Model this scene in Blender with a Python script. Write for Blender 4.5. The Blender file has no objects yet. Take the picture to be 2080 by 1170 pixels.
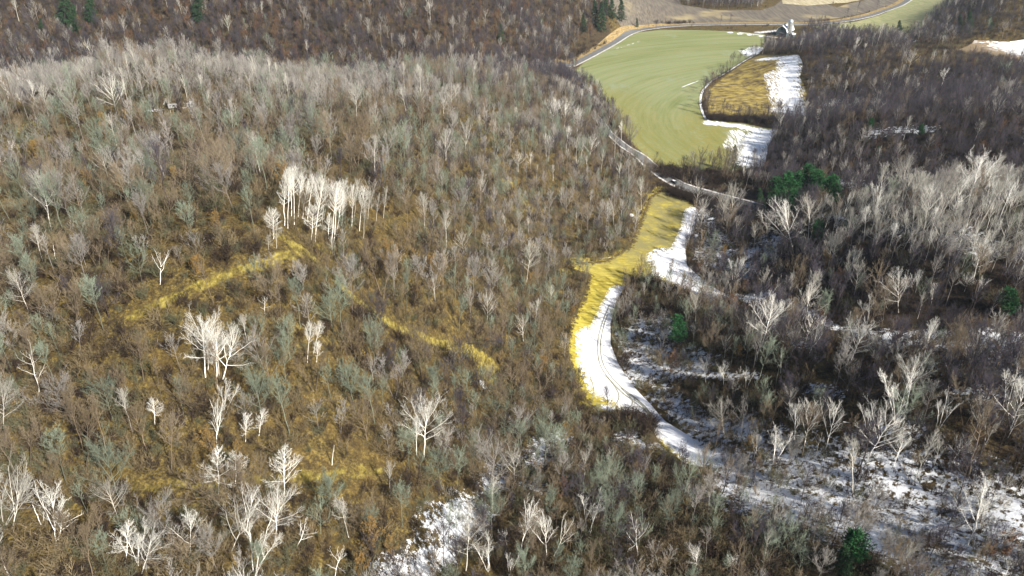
import bpy, bmesh, math, random
import numpy as np
from mathutils import Vector, Matrix, Euler

R = math.radians
scene = bpy.context.scene
C = scene.collection
random.seed(7)
RNG = np.random.default_rng(11)

# ------------------------------------------------------------------ camera
CAMZ, PITCH, F = 180.0, R(30), 1485.0
cam_d = bpy.data.cameras.new('camera')
cam = bpy.data.objects.new('camera', cam_d)
C.objects.link(cam)
cam.location = (0, 0, CAMZ)
cam.rotation_euler = (math.pi / 2 - PITCH, 0, 0)
cam_d.sensor_width = 36
cam_d.lens = 36 * F / 2080
cam_d.clip_end = 12000
cam_d.clip_start = 1
scene.camera = cam

# ------------------------------------------------------------------ light
SUN_EL = R(35)
SUN_AZ = math.atan2(-0.72, 0.70)                   # direction TO the sun in the xy plane
sdir = Vector((math.cos(SUN_EL) * math.cos(SUN_AZ), math.cos(SUN_EL) * math.sin(SUN_AZ), math.sin(SUN_EL)))
w = bpy.data.worlds.new('World'); scene.world = w; w.use_nodes = True
nt = w.node_tree
sky = nt.nodes.new('ShaderNodeTexSky'); sky.sky_type = 'NISHITA'; sky.sun_disc = False
sky.sun_elevation = SUN_EL
sky.sun_rotation = math.atan2(sdir.x, sdir.y)
sky.altitude = 300; sky.air_density = 1.0; sky.dust_density = 1.0
nt.links.new(sky.outputs[0], nt.nodes['Background'].inputs[0])
nt.nodes['Background'].inputs[1].default_value = 0.052
sun_d = bpy.data.lights.new('sun', 'SUN'); sun_d.energy = 5.0; sun_d.angle = R(0.5); sun_d.color = (1.0, 0.93, 0.82)
sun = bpy.data.objects.new('sun', sun_d); C.objects.link(sun)
sun.rotation_euler = sdir.to_track_quat('Z', 'Y').to_euler()
scene.view_settings.view_transform = 'Standard'
scene.view_settings.look = 'None'
scene.view_settings.exposure = 1.12
scene.view_settings.gamma = 1
scene.cycles.use_denoising = True
scene.cycles.max_bounces = 4
scene.cycles.diffuse_bounces = 2
scene.cycles.volume_bounces = 0

# ------------------------------------------------------------------ helpers
def tag(o, label=None, cat=None, group=None, kind=None):
    if label: o['label'] = label
    if cat: o['category'] = cat
    if group: o['group'] = group
    if kind: o['kind'] = kind
    return o

def ray(u, v):
    a, b = math.cos(PITCH), math.sin(PITCH)
    return np.array([u - 1040.0, F * a + (585 - v) * b, -F * b + (585 - v) * a])

def unproj(u, v, z):
    d = ray(u, v)
    return np.array([0, 0, CAMZ]) + d * (CAMZ - z) / -d[2]

def proj(P):
    P = np.asarray(P, float)
    a, b = math.cos(PITCH), math.sin(PITCH)
    x, y, z = P[..., 0], P[..., 1], P[..., 2] - CAMZ
    dep = y * a - z * b
    up = y * b + z * a
    return 1040 + F * x / dep, 585 - F * up / dep, dep

# ------------------------------------------------------------------ terrain
CP = """1300 60 0;1160 135 2;1200 100 0;1400 200 0;1300 250 0;1450 300 0;1550 100 0;1620 230 2;1560 330 0;1300 310 2;1250 200 0;1400 70 0;1500 180 0
1370 372 2;1500 410 3;1300 330 2;1440 350 1;1380 450 0;1300 520 1;1200 620 2;1180 700 3;1240 790 4;1330 850 6;1420 920 10;1500 990 18;1440 560 2;1250 640 2;1190 820 7
1150 560 5;1050 450 20;1240 480 4;1240 330 8;1120 195 27;1170 240 20;1080 165 32
0 222 72;110 190 76;200 158 82;300 145 85;400 150 84;500 168 79;600 190 70;800 186 62;1000 175 42;1080 185 24
0 342 84;0 500 92;0 700 90;0 850 84;0 1000 79;0 1170 76;300 250 82;300 400 90;300 600 95;300 800 84;300 1000 76;300 1170 72
600 250 76;600 350 88;600 480 96;600 600 92;600 700 85;600 900 72;600 1100 67;850 250 62;850 400 70;850 550 63;850 700 50;850 850 48;850 1000 56
1000 600 32;1000 750 25;1000 900 22;1100 750 11;1050 450 27;1100 330 24;1100 250 24;950 250 50;950 330 50;1120 620 9
1120 900 14;1030 970 26;900 1080 40;820 1160 47;1300 900 15;1300 1000 28;1300 1150 42;1100 1000 30;1050 1150 44;1400 1050 32
0 100 46;300 100 48;600 100 46;900 100 40;0 50 62;300 50 62;600 50 61;900 50 56;0 0 77;300 0 77;600 0 76;900 0 70
1130 110 5;1250 70 3;1000 110 25;1000 50 45;1000 0 62;1100 60 22;1200 85 4;1200 30 25;1200 0 36
1400 30 2;1350 0 3;1500 5 4;1700 0 5;1850 10 3;1700 50 0;1800 40 1
1850 95 3;1950 75 12;2050 92 8;2050 40 30;2050 0 46;1950 40 22;2000 100 11;2070 120 13;1850 60 6
1600 105 6;1640 200 3;1570 270 2;1560 340 2;1700 100 30;1800 128 29;1950 168 29;2070 198 30;1700 170 14;1850 200 20
1700 270 25;1900 250 38;2070 260 48;1720 215 10;1900 215 21;1600 330 5;1750 330 22;1750 375 18;2070 400 40;1900 400 28
1600 440 12;1700 450 27;1850 490 42;2070 540 46;1600 550 8;1750 600 26;1850 600 32;2000 620 38;1500 620 8;1700 680 18;1900 690 24;2070 690 31;1500 480 4
1300 620 5;1350 650 9;1500 680 16;1600 720 26;1750 760 34;2000 760 42;2070 850 48;1850 850 42;1600 850 28;1450 800 14;1350 780 6
1500 930 18;1700 970 27;1900 1000 34;2070 1050 40;1700 1080 32;1600 1120 38;2000 1150 42;1450 1150 42""".replace('\n', ';').split(';')
pts = []
for s in CP:
    u, v, z = map(float, s.split())
    p = unproj(u, v, z); pts.append((p[0], p[1], z))
    if u == 0:
        for q in (1.35, 1.8): pts.append((p[0] * q, p[1], z))
    if u >= 2050:
        for q in (1.35, 1.8): pts.append((p[0] * q, p[1], z))
for x in (-420, -250, -100): pts.append((x, 535, 34))
pts.append((-20, 600, 25))
for q in ((40, 600, 25), (47, 556, 22), (55, 520, 16), (62, 492, 10), (60, 650, 2), (68, 590, 2), (76, 545, 2), (48, 640, 12)): pts.append(q)
for x, y, z in [(-900, 1000, 160), (-500, 980, 150), (-200, 1000, 135), (80, 1120, 75), (300, 1500, 8), (600, 1500, 10), (900, 1100, 60), (1100, 700, 80), (1300, 1500, 60),
                (-1200, 1500, 190), (-400, 1500, 180), (-400, 0, 80), (-150, 20, 72), (0, 20, 55), (150, 20, 50), (400, 0, 55), (-300, -300, 70), (400, -300, 60), (0, -300, 50),
                (-900, 300, 85), (900, 300, 60), (0, 1900, 60), (900, 1900, 60)]:
    pts.append((x, y, z))
pts = np.array(pts)
SC = 200.0
def tps_k(r2):
    return 0.5 * r2 * np.log(r2 + 1e-9)
A = pts[:, :2] / SC
n = len(A)
K = tps_k(((A[:, None] - A[None]) ** 2).sum(-1)) + np.eye(n) * 0.004
Pm = np.c_[np.ones(n), A]
M = np.block([[K, Pm], [Pm.T, np.zeros((3, 3))]])
sol = np.linalg.solve(M, np.r_[pts[:, 2], 0, 0, 0])

def axis(lo, hi, segs):
    """grid lines: segs = [(upto, step)...]"""
    out = [lo]
    for upto, st in segs:
        k = max(1, round((upto - out[-1]) / st))
        out += list(np.linspace(out[-1], upto, k + 1)[1:])
    return np.array(out)
def grow_axis(a, lim, st, f=1.35):
    out = []
    while a < lim:
        a += st; st *= f; out.append(a)
    return out
YS = np.concatenate([-np.array(grow_axis(40, 3000, 20))[::-1], axis(-40, 1200, [(60, 5), (360, 2.5), (700, 4), (1200, 7)]), np.array(grow_axis(1200, 9000, 20))])
XS = np.concatenate([-np.array(grow_axis(800, 7000, 20))[::-1], axis(-800, 800, [(-300, 7), (-240, 4), (240, 2.5), (480, 4), (800, 7)]), np.array(grow_axis(800, 7000, 20))])

def vnoise(x, y, s, seed):
    """smooth value noise on numpy arrays"""
    r = np.random.default_rng(seed).random((256, 256))
    X, Y = x / s + 1000, y / s + 1000
    i, j = np.floor(X).astype(int), np.floor(Y).astype(int)
    fx, fy = X - i, Y - j
    fx, fy = fx * fx * (3 - 2 * fx), fy * fy * (3 - 2 * fy)
    g = lambda a, b: r[a % 256, b % 256]
    return (g(i, j) * (1 - fx) + g(i + 1, j) * fx) * (1 - fy) + (g(i, j + 1) * (1 - fx) + g(i + 1, j + 1) * fx) * fy

def height_raw(x, y):
    x, y = np.asarray(x, float), np.asarray(y, float)
    sh = x.shape
    xf, yf = np.clip(x.ravel(), -1500, 1500), np.clip(y.ravel(), -400, 1900)
    out = np.empty(len(xf))
    for k in range(0, len(xf), 40000):
        Q = np.c_[xf[k:k + 40000], yf[k:k + 40000]] / SC
        out[k:k + 40000] = tps_k(((Q[:, None] - A[None]) ** 2).sum(-1)) @ sol[:n] + sol[n] + Q @ sol[n + 1:]
    z = out
    xx, yy = x.ravel(), y.ravel()
    rel = np.clip((z - 6) / 20, 0, 1)
    z = z + rel * ((vnoise(xx, yy, 45, 1) - .5) * 5 + (vnoise(xx, yy, 16, 2) - .5) * 1.8)
    z = np.where(z < 0.5, 0.5 + 0.25 * (z - .5) / (1 + abs(z - .5) / 2), z)
    far = np.clip((np.hypot(xx, yy - 500) - 1400) / 2500, 0, 1)
    z = z * (1 - far) + far * (40 + 60 * vnoise(xx, yy, 900, 3))
    return z.reshape(sh)

GX, GY = np.meshgrid(XS, YS)
GZ = height_raw(GX, GY)

def H(x, y):
    x, y = np.asarray(x, float), np.asarray(y, float)
    i = np.clip(np.searchsorted(XS, x) - 1, 0, len(XS) - 2)
    j = np.clip(np.searchsorted(YS, y) - 1, 0, len(YS) - 2)
    fx = (x - XS[i]) / (XS[i + 1] - XS[i]); fy = (y - YS[j]) / (YS[j + 1] - YS[j])
    return (GZ[j, i] * (1 - fx) + GZ[j, i + 1] * fx) * (1 - fy) + (GZ[j + 1, i] * (1 - fx) + GZ[j + 1, i + 1] * fx) * fy

def march(u, v):
    """where the line of sight through (u, v) meets the ground"""
    d = ray(u, v); d = d / math.hypot(d[1], d[2])
    t = np.arange(60, 1800, 0.7)
    P = np.array([0, 0, CAMZ])[None] + d[None] * t[:, None]
    hit = np.nonzero(P[:, 2] < H(P[:, 0], P[:, 1]))[0]
    k = hit[0] if len(hit) else len(t) - 1
    p = P[k]
    return np.array([p[0], p[1], float(H(p[0], p[1]))])

def W(s):
    """'u v;u v' -> list of ground points"""
    return np.array([march(*map(float, q.split()))[:2] for q in s.split(';')])

def seg_dist(P, poly):
    P = np.asarray(P, float); d = np.full(P.shape[:-1], 1e9)
    if len(poly) == 1: return np.hypot(P[..., 0] - poly[0][0], P[..., 1] - poly[0][1])
    for a, b in zip(poly[:-1], poly[1:]):
        ab = b - a; L = max(1e-6, (ab ** 2).sum())
        t = np.clip(((P - a) @ ab) / L, 0, 1)
        d = np.minimum(d, np.hypot(P[..., 0] - a[0] - t * ab[0], P[..., 1] - a[1] - t * ab[1]))
    return d

def inside(P, poly):
    P = np.asarray(P, float); c = np.zeros(P.shape[:-1], bool)
    m = len(poly)
    for k in range(m):
        a, b = poly[k], poly[(k + 1) % m]
        cond = ((a[1] > P[..., 1]) != (b[1] > P[..., 1]))
        with np.errstate(divide='ignore', invalid='ignore'):
            xi = (b[0] - a[0]) * (P[..., 1] - a[1]) / (b[1] - a[1]) + a[0]
        c ^= cond & (P[..., 0] < xi)
    return c

def smooth_line(pts, step=3.0):
    pts = np.asarray(pts, float)
    P = np.vstack([2 * pts[0] - pts[1], pts, 2 * pts[-1] - pts[-2]])
    out = []
    for k in range(1, len(P) - 2):
        p0, p1, p2, p3 = P[k - 1:k + 3]
        m = max(2, int(np.hypot(*(p2 - p1)) / step))
        for t in np.linspace(0, 1, m, endpoint=False):
            out.append(.5 * ((2 * p1) + (-p0 + p2) * t + (2 * p0 - 5 * p1 + 4 * p2 - p3) * t * t + (-p0 + 3 * p1 - 3 * p2 + p3) * t ** 3))
    out.append(P[-2])
    return np.array(out)

# polygons and lines of the place (found once from the photograph, then fixed on the ground)
HAY = W("1165 142;1200 112;1250 86;1292 66;1340 60;1420 61;1500 64;1556 70;1560 85;1548 103;1500 132;1450 162;1427 185;1424 215;1434 240;1520 252;1580 262;1560 300;1552 345;1500 352;1440 345;1390 352;1345 345;1305 318;1280 290;1245 240;1205 190;1170 160")
PASTURE = W("1430 188;1470 155;1545 110;1622 112;1631 135;1624 158;1643 188;1634 210;1642 236;1590 240;1500 240;1440 236")
PLOUGH = W("1262 55;1240 20;1230 -20;1370 -25;1385 10;1460 21;1545 21;1574 12;1600 -8;1700 15;1830 -25;1850 -12;1788 18;1712 36;1600 48;1400 46;1320 52")
PALE = W("1580 -20;1605 -30;1840 -32;1820 -22;1720 6;1640 12;1590 8")
MEAD2 = W("1648 54;1740 44;1800 26;1860 -8;1960 -10;1925 15;1880 50;1850 70;1815 82;1700 70")
SNOWF = W("1900 100;1980 82;2090 80;2160 100;2160 150;2070 128;1980 108")
STRIP = W("1345 385;1375 392;1400 404;1418 430;1408 470;1392 505;1395 540;1440 578;1485 603;1445 615;1390 592;1340 572;1300 568;1265 590;1250 620;1240 660;1240 700;1256 740;1282 780;1320 820;1352 858;1400 888;1445 930;1428 950;1385 940;1342 905;1322 865;1270 850;1230 847;1195 822;1165 770;1150 700;1158 655;1182 610;1197 560;1150 545;1165 532;1232 530;1280 500;1300 450;1320 400")
ROAD = smooth_line(W("1900 -40;1842 2;1797 22;1725 41;1644 49;1523 49;1402 51;1321 58;1280 67;1240 91;1190 118;1130 137") , 4)
ROAD = np.vstack([ROAD, smooth_line(np.vstack([W("1130 137"), [[57, 715], [60, 650], [66, 592], [72, 545], [80, 512]], W("1300 318;1340 352;1380 376;1440 395;1500 411;1545 424")]), 3)[1:]])
TRAIL_L = [W(s) for s in ("560 480;620 510;660 545;700 590;740 622;800 664;850 684;900 700;950 716;1000 745", "620 515;540 540;430 575;330 620;270 640", "240 975;300 988;400 988;560 976;700 965;780 955", "0 222;120 226;250 228;400 222;520 218")]
TRAIL_R = [W(s) for s in ("1485 605;1540 618;1600 614;1650 640;1700 668;1760 676;1900 681;2060 690;2200 700", "1280 748;1400 760;1540 766;1660 775;1800 800", "1640 436;1680 440;1740 452;1790 465;1900 500;2060 560", "1418 520;1470 516;1530 512")]
# snowy ground: line, radius in metres, strength
SNOW = [("1400 905;1480 940;1540 985", 6, 1.0), ("1560 1000;1680 1000;1790 985;1900 1050;2060 1060;2200 1080", 18, .8), ("1600 960;1700 1010;1850 1020", 14, .8), ("2070 1150;1900 1140", 12, .7), ("1800 1100;1700 1060;1600 1040;1520 985", 12, .9), ("1780 900;1800 950", 7, .65),
        ("1300 680;1350 660;1330 720;1400 740;1300 760;1320 640", 11, .72), ("1340 800;1400 850;1460 880", 6, .75), ("1440 470;1460 540;1500 560;1540 520;1560 490", 12, .68), ("1400 420;1440 450", 8, .6), ("1500 605;1560 600", 6, .9),
        ("1485 605;1540 618;1600 614;1650 640;1700 668;1760 676;1900 681;2060 690", 2.2, .8), ("1760 690;1900 705;2070 700", 7, .74), ("1900 740;1980 760;2070 720", 12, .62), ("1600 640;1560 660;1640 700", 7, .62), ("1280 748;1400 760;1540 766", 1.8, .85), ("1650 790;1700 800", 4, .6),
        ("1640 436;1680 440;1740 452", 1.5, .9), ("1418 520;1470 516;1530 512", 2.5, .95), ("800 1168;840 1155;885 1125", 4.5, .82), ("900 1090;930 1060;960 1035", 6, .85), ("1000 980;1030 960;1080 940;1130 890", 6, .72), ("1080 985", 6, .72), ("1280 875;1260 900;1330 905", 4, .68),
        ("1700 208;1780 212", 12, .75), ("1780 270;1880 262", 9, .6), ("1690 372;1760 378", 8, .62), ("985 792;985 780", 1.5, .8), ("295 226;345 222;390 219", 2, .55), ("1590 62;1540 66", 6, .8), ("1860 85;1840 78;1820 60", 4, .9), ("1500 870;1620 930", 7, .7), ("2000 500;1960 480", 10, .55), ("1850 470;1780 425", 8, .5),
        ("1380 905;1350 900;1300 905", 3, .7), ("2060 800;1960 800", 6, .5)]
SNOW = [(W(s), r, k) for s, r, k in SNOW]
GRASS = [(l, 1.5, .8) for l in TRAIL_L[:2]] + [(TRAIL_L[2], 1.6, .62), (TRAIL_L[3], 3, .45)] + [(W(s), r, k) for s, r, k in [
    ("960 720;1000 745;985 760", 3.5, 1.0), ("640 500;700 520;760 530", 2.5, .6), ("1020 360;1060 400;1040 420", 7, .6), ("1300 440;1310 400;1350 385", 5, 1.0), ("1140 540;1190 530;1250 515", 6, 1.0),
    ("60 300;60 260", 12, .6), ("0 920;60 950;200 960", 8, .4), ("720 240;760 300;800 340", 9, .5), ("960 230;980 300", 8, .5), ("1080 180;1120 200", 6, .4), ("480 560;440 572", 3, .4), ("860 620;960 660", 6, .3), ("1300 900;1380 930;1420 925", 4, .9), ("1180 800;1200 830", 4, .9)]]

def field_mask(P, items):
    m = np.zeros(P.shape[:-1])
    for l, r, k in items:
        d = seg_dist(P, l)
        m = np.maximum(m, k * np.clip(1.35 - 0.85 * d / r, 0, 1))
    return np.clip(m, 0, 1.2)

def mesh_obj(name, verts, faces, mats, parent=None, smooth=False, midx=None):
    me = bpy.data.meshes.new(name)
    verts = np.asarray(verts, np.float32)
    me.vertices.add(len(verts)); me.vertices.foreach_set('co', verts.ravel())
    faces = [f for f in faces] if not isinstance(faces, list) else faces
    loops, starts, pos = [], [], 0
    for arr in faces:
        arr = np.asarray(arr)
        k = arr.shape[1]
        loops.append(arr.ravel()); starts.append(pos + np.arange(len(arr)) * k); pos += arr.size
    lv = np.concatenate(loops).astype(np.int32); st = np.concatenate(starts).astype(np.int32)
    me.loops.add(len(lv)); me.loops.foreach_set('vertex_index', lv)
    me.polygons.add(len(st)); me.polygons.foreach_set('loop_start', st)
    for m in (mats if isinstance(mats, (list, tuple)) else [mats]): me.materials.append(m)
    if midx is not None: me.polygons.foreach_set('material_index', np.asarray(midx, np.int32))
    me.update(calc_edges=True)
    if smooth: me.polygons.foreach_set('use_smooth', [True] * len(st))
    me.validate()
    if name is None: return me
    o = bpy.data.objects.new(name, me)
    if parent is not False: C.objects.link(o)
    if parent: o.parent = parent
    return o

def attr(o, name, vals):
    a = o.data.attributes.new(name, 'FLOAT', 'POINT'); a.data.foreach_set('value', np.asarray(vals, np.float32).ravel())

# ------------------------------------------------------------------ materials
class NT:
    def __init__(s, name, rough=.9):
        s.m = bpy.data.materials.new(name); s.m.use_nodes = True
        s.t = s.m.node_tree; s.b = s.t.nodes['Principled BSDF']; s.b.inputs['Roughness'].default_value = rough
        s.b.inputs['Specular IOR Level'].default_value = 0.15
        g = s.t.nodes.new('ShaderNodeNewGeometry'); s.pos = g.outputs['Position']
    def n(s, ty, **k):
        o = s.t.nodes.new(ty)
        for a, b in k.items(): setattr(o, a, b)
        return o
    def put(s, sock, v):
        if hasattr(v, 'is_output') or hasattr(v, 'links'): s.t.links.new(v, sock)
        else: sock.default_value = v
    def noise(s, scale, detail=4, rough=.6, vec=None, stretch=None, rot=0):
        v = vec or s.pos
        if stretch:
            mp = s.n('ShaderNodeMapping'); s.t.links.new(v, mp.inputs[0]); mp.inputs['Scale'].default_value = stretch; mp.inputs['Rotation'].default_value = (0, 0, rot); v = mp.outputs[0]
        o = s.n('ShaderNodeTexNoise'); s.t.links.new(v, o.inputs['Vector'])
        o.inputs['Scale'].default_value = scale; o.inputs['Detail'].default_value = detail; o.inputs['Roughness'].default_value = rough
        return o.outputs[0]
    def math(s, op, a, b=0.0, clamp=False):
        o = s.n('ShaderNodeMath', operation=op, use_clamp=clamp); s.put(o.inputs[0], a); s.put(o.inputs[1], b); return o.outputs[0]
    def ss(s, v, lo, hi):
        o = s.n('ShaderNodeMapRange', interpolation_type='SMOOTHSTEP'); s.put(o.inputs[0], v)
        o.inputs[1].default_value = lo; o.inputs[2].default_value = hi; return o.outputs[0]
    def mix(s, f, a, b):
        o = s.n('ShaderNodeMix', data_type='RGBA'); s.put(o.inputs[0], f)
        for sk, v in ((o.inputs[6], a), (o.inputs[7], b)):
            s.put(sk, (*v, 1) if isinstance(v, tuple) else v)
        return o.outputs[2]
    def ramp(s, f, cols):
        o = s.n('ShaderNodeValToRGB'); s.t.links.new(f, o.inputs[0]); e = o.color_ramp.elements
        while len(e) < len(cols): e.new(.5)
        for k, (p, c) in enumerate(cols): e[k].position = p; e[k].color = (*c, 1)
        return o.outputs[0]
    def at(s, name):
        o = s.n('ShaderNodeAttribute', attribute_name=name); return o.outputs['Fac']
    def out(s, col, bump=None, dist=.3, strength=.6):
        s.put(s.b.inputs['Base Color'], (*col, 1) if isinstance(col, tuple) else col)
        if bump is not None:
            b = s.n('ShaderNodeBump'); b.inputs['Distance'].default_value = dist; b.inputs['Strength'].default_value = strength
            s.t.links.new(bump, b.inputs['Height']); s.t.links.new(b.outputs[0], s.b.inputs['Normal'])
        return s.m

def litter_color(t):
    big = t.noise(.02, 3); mid = t.noise(.12, 5, .7); fine = t.noise(1.7, 7, .8); f2 = t.noise(.6, 6, .8)
    c = t.ramp(fine, [(.34, (.014, .011, .008)), (.47, (.05, .037, .017)), (.55, (.155, .115, .036)), (.66, (.35, .262, .088))])
    d = t.ramp(f2, [(.40, (.012, .010, .008)), (.53, (.07, .052, .021)), (.63, (.27, .20, .06))])
    c = t.mix(.5, c, d)
    dk = t.ss(t.noise(.16, 5, .75), .50, .62); c = t.mix(t.math('MULTIPLY', dk, .7), c, (.025, .02, .014))
    ru = t.mix(t.ss(mid, .42, .62), c, t.mix(.3, c, (.15, .095, .028)))
    return ru, fine, mid

t = NT('leaf_litter_ground')
base, fine, mid = litter_color(t)
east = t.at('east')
base = t.mix(east, base, t.mix(.80, base, (.024, .017, .016)))  # shade over right woods and far hillside, painted into the ground colour
gr = t.math('ADD', t.at('grass'), t.math('MULTIPLY', t.math('SUBTRACT', t.noise(.5, 5, .7), .5), 1.0))
gcol = t.ramp(t.noise(.8, 5, .7, stretch=(1, .5, 1)), [(.36, (.06, .045, .015)), (.5, (.19, .15, .035)), (.64, (.35, .29, .08))])
base = t.mix(t.ss(gr, .38, .7), base, gcol)
sn = t.math('ADD', t.math('SUBTRACT', t.at('snow'), t.math('MULTIPLY', t.math('SUBTRACT', 1.0, t.ss(t.at('snow'), .0, .35)), 3.0)), t.math('MULTIPLY', t.math('SUBTRACT', t.noise(.5, 7, .8), .5), 4.2))
sn = t.math('ADD', sn, t.math('MULTIPLY', t.math('SUBTRACT', t.noise(.1, 3, .6), .5), .8))
smask = t.ss(sn, .60, .68)
base = t.mix(smask, base, (.80, .83, .88))
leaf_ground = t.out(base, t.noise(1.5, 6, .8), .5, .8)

def striped(t, cols, ang, s=.35, st=.06):
    v = t.noise(s, 4, .65, stretch=(1, st, 1), rot=ang)
    return t.ramp(v, cols)

t = NT('hay_field')
geo = t.n('ShaderNodeVectorMath', operation='SUBTRACT'); t.t.links.new(t.pos, geo.inputs[0]); geo.inputs[1].default_value = (300, 560, 0)
sx = t.n('ShaderNodeSeparateXYZ'); t.t.links.new(geo.outputs[0], sx.inputs[0])
an_ = t.math('ARCTAN2', sx.outputs[1], sx.outputs[0]); rd_ = t.math('SQRT', t.math('ADD', t.math('MULTIPLY', sx.outputs[0], sx.outputs[0]), t.math('MULTIPLY', sx.outputs[1], sx.outputs[1])))
cv = t.n('ShaderNodeCombineXYZ'); t.t.links.new(rd_, cv.inputs[0]); t.t.links.new(t.math('MULTIPLY', an_, 14.0), cv.inputs[1])
def arcs(cols, s): return t.ramp(t.noise(s, 5, .7, vec=cv.outputs[0]), cols)
c = arcs([(.3, (.125, .15, .05)), (.45, (.16, .19, .075)), (.57, (.20, .22, .10)), (.75, (.25, .22, .10))], .28)
c = t.mix(t.math('MULTIPLY', t.ss(t.noise(.05, 3, .6, vec=cv.outputs[0]), .45, .6), .4), c, (.24, .27, .15))
c = t.mix(t.math('MULTIPLY', t.ss(t.noise(.9, 4, .8), .5, .75), .5), c, (.38, .27, .08))
c = t.mix(t.ss(t.noise(.03, 5, .7, stretch=(1, .35, 1), rot=R(20)), .56, .68), c, (.22, .25, .15))
c = t.mix(t.math('MULTIPLY', t.at('gold'), t.ss(t.noise(.25, 5, .7), .3, .65)), c, (.21, .185, .045))
sn = t.math('ADD', t.math('SUBTRACT', t.at('snow'), t.math('MULTIPLY', t.math('SUBTRACT', 1.0, t.ss(t.at('snow'), .0, .35)), 3.0)), t.math('MULTIPLY', t.math('SUBTRACT', t.noise(.9, 5, .75, stretch=(1, .12, 1), rot=R(-35)), .5), 4.2))
c = t.mix(t.ss(sn, .5, .62), c, (.82, .85, .90))
lit = litter_color(t)[0]; ed = t.math('ADD', t.math('ADD', t.at('edge'), t.at('snow')), t.math('MULTIPLY', t.math('SUBTRACT', t.noise(.45, 6, .8), .5), 2.6)); c = t.mix(t.ss(ed, .25, .5), lit, c)
hay_mat = t.out(c, t.noise(2.5, 5, .7), .15, .5)

t = NT('pasture')
c = t.ramp(t.noise(.14, 6, .75, stretch=(.8, 1.3, 1)), [(.36, (.05, .036, .03)), (.48, (.18, .135, .045)), (.58, (.33, .26, .07)), (.75, (.40, .30, .14))])
sn = t.math('ADD', t.math('SUBTRACT', t.at('snow'), t.math('MULTIPLY', t.math('SUBTRACT', 1.0, t.ss(t.at('snow'), .0, .35)), 3.0)), t.math('MULTIPLY', t.math('SUBTRACT', t.noise(1.1, 5, .75, stretch=(1, .1, 1), rot=R(-12)), .5), 4.6))
c = t.mix(t.ss(sn, .5, .62), c, (.82, .85, .90))
lit = litter_color(t)[0]; ed = t.math('ADD', t.math('ADD', t.at('edge'), t.at('snow')), t.math('MULTIPLY', t.math('SUBTRACT', t.noise(.45, 6, .8), .5), 2.6)); c = t.mix(t.ss(ed, .25, .5), lit, c)
pasture_mat = t.out(c, t.noise(2.5, 5, .7), .2, .6)

t = NT('valley_meadow')
c = t.ramp(t.noise(.4, 6, .75, stretch=(.5, 1.6, 1), rot=R(10)), [(.3, (.16, .13, .03)), (.44, (.30, .24, .035)), (.56, (.42, .355, .06)), (.7, (.56, .49, .14))])
c = t.mix(t.math('MULTIPLY', t.at('green'), t.ss(t.noise(.15, 5, .7), .25, .6)), c, (.20, .18, .075))
sn = t.math('ADD', t.math('SUBTRACT', t.at('snow'), t.math('MULTIPLY', t.math('SUBTRACT', 1.0, t.ss(t.at('snow'), .0, .35)), 3.0)), t.math('MULTIPLY', t.math('SUBTRACT', t.noise(.7, 7, .85), .5), 4.0))
c = t.mix(t.ss(sn, .45, .58), c, (.84, .86, .91))
lit = litter_color(t)[0]; ed = t.math('ADD', t.math('ADD', t.at('edge'), t.at('snow')), t.math('MULTIPLY', t.math('SUBTRACT', t.noise(.45, 6, .8), .5), 2.6)); c = t.mix(t.ss(ed, .25, .5), lit, c)
strip_mat = t.out(c, t.noise(2.0, 5, .7), .25, .6)

t = NT('ploughed_field')
c = striped(t, [(.35, (.085, .072, .062)), (.5, (.13, .112, .09)), (.65, (.18, .16, .12))], R(-65), .5, .05)
c = t.mix(t.ss(t.noise(.012, 3), .55, .7), c, (.30, .25, .14))
plough_mat = t.out(c, t.noise(2, 4), .2, .5)
t = NT('pale_stubble')
pale_mat = t.out(striped(t, [(.35, (.26, .22, .13)), (.55, (.40, .35, .22)), (.72, (.55, .52, .44))], R(-60), .4, .1))
t = NT('far_meadow')
far_mead_mat = t.out(striped(t, [(.35, (.20, .22, .10)), (.55, (.28, .28, .14)), (.7, (.38, .33, .20))], R(-50), .4, .1))
t = NT('snowy_field')
sn = t.math('ADD', t.math('SUBTRACT', t.at('snow'), t.math('MULTIPLY', t.math('SUBTRACT', 1.0, t.ss(t.at('snow'), .0, .35)), 3.0)), t.math('MULTIPLY', t.math('SUBTRACT', t.noise(.25, 5, .7, stretch=(.5, 1.3, 1)), .5), 1.6))
snowf_mat = t.out(t.mix(t.ss(sn, .45, .6), (.20, .15, .09), (.82, .85, .9)))
t = NT('asphalt', .8)
asph = t.out(t.mix(t.ss(t.noise(.6, 5, .7), .3, .7), (.10, .105, .11), (.17, .17, .165)), t.noise(8, 3), .02, .3)
t = NT('road_snow_verge')
verge_mat = t.out(t.mix(t.ss(t.noise(1.2, 5, .8), .47, .53), (.24, .18, .10), (.80, .82, .86)))
t = NT('verge_grass')
vgrass_mat = t.out(t.ramp(t.noise(.6, 5, .8), [(.38, (.10, .07, .045)), (.5, (.26, .19, .085)), (.62, (.46, .35, .16))]))
t = NT('muddy_wheel_track')
rut_mat = t.out(t.mix(t.ss(t.noise(1.5, 5, .8), .4, .6), (.16, .14, .05), (.42, .42, .36)))
t = NT('trodden_snow')
tsnow_mat = t.out(t.mix(t.ss(t.noise(.9, 5, .8), .38, .5), (.22, .18, .11), (.82, .85, .9)))

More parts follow.
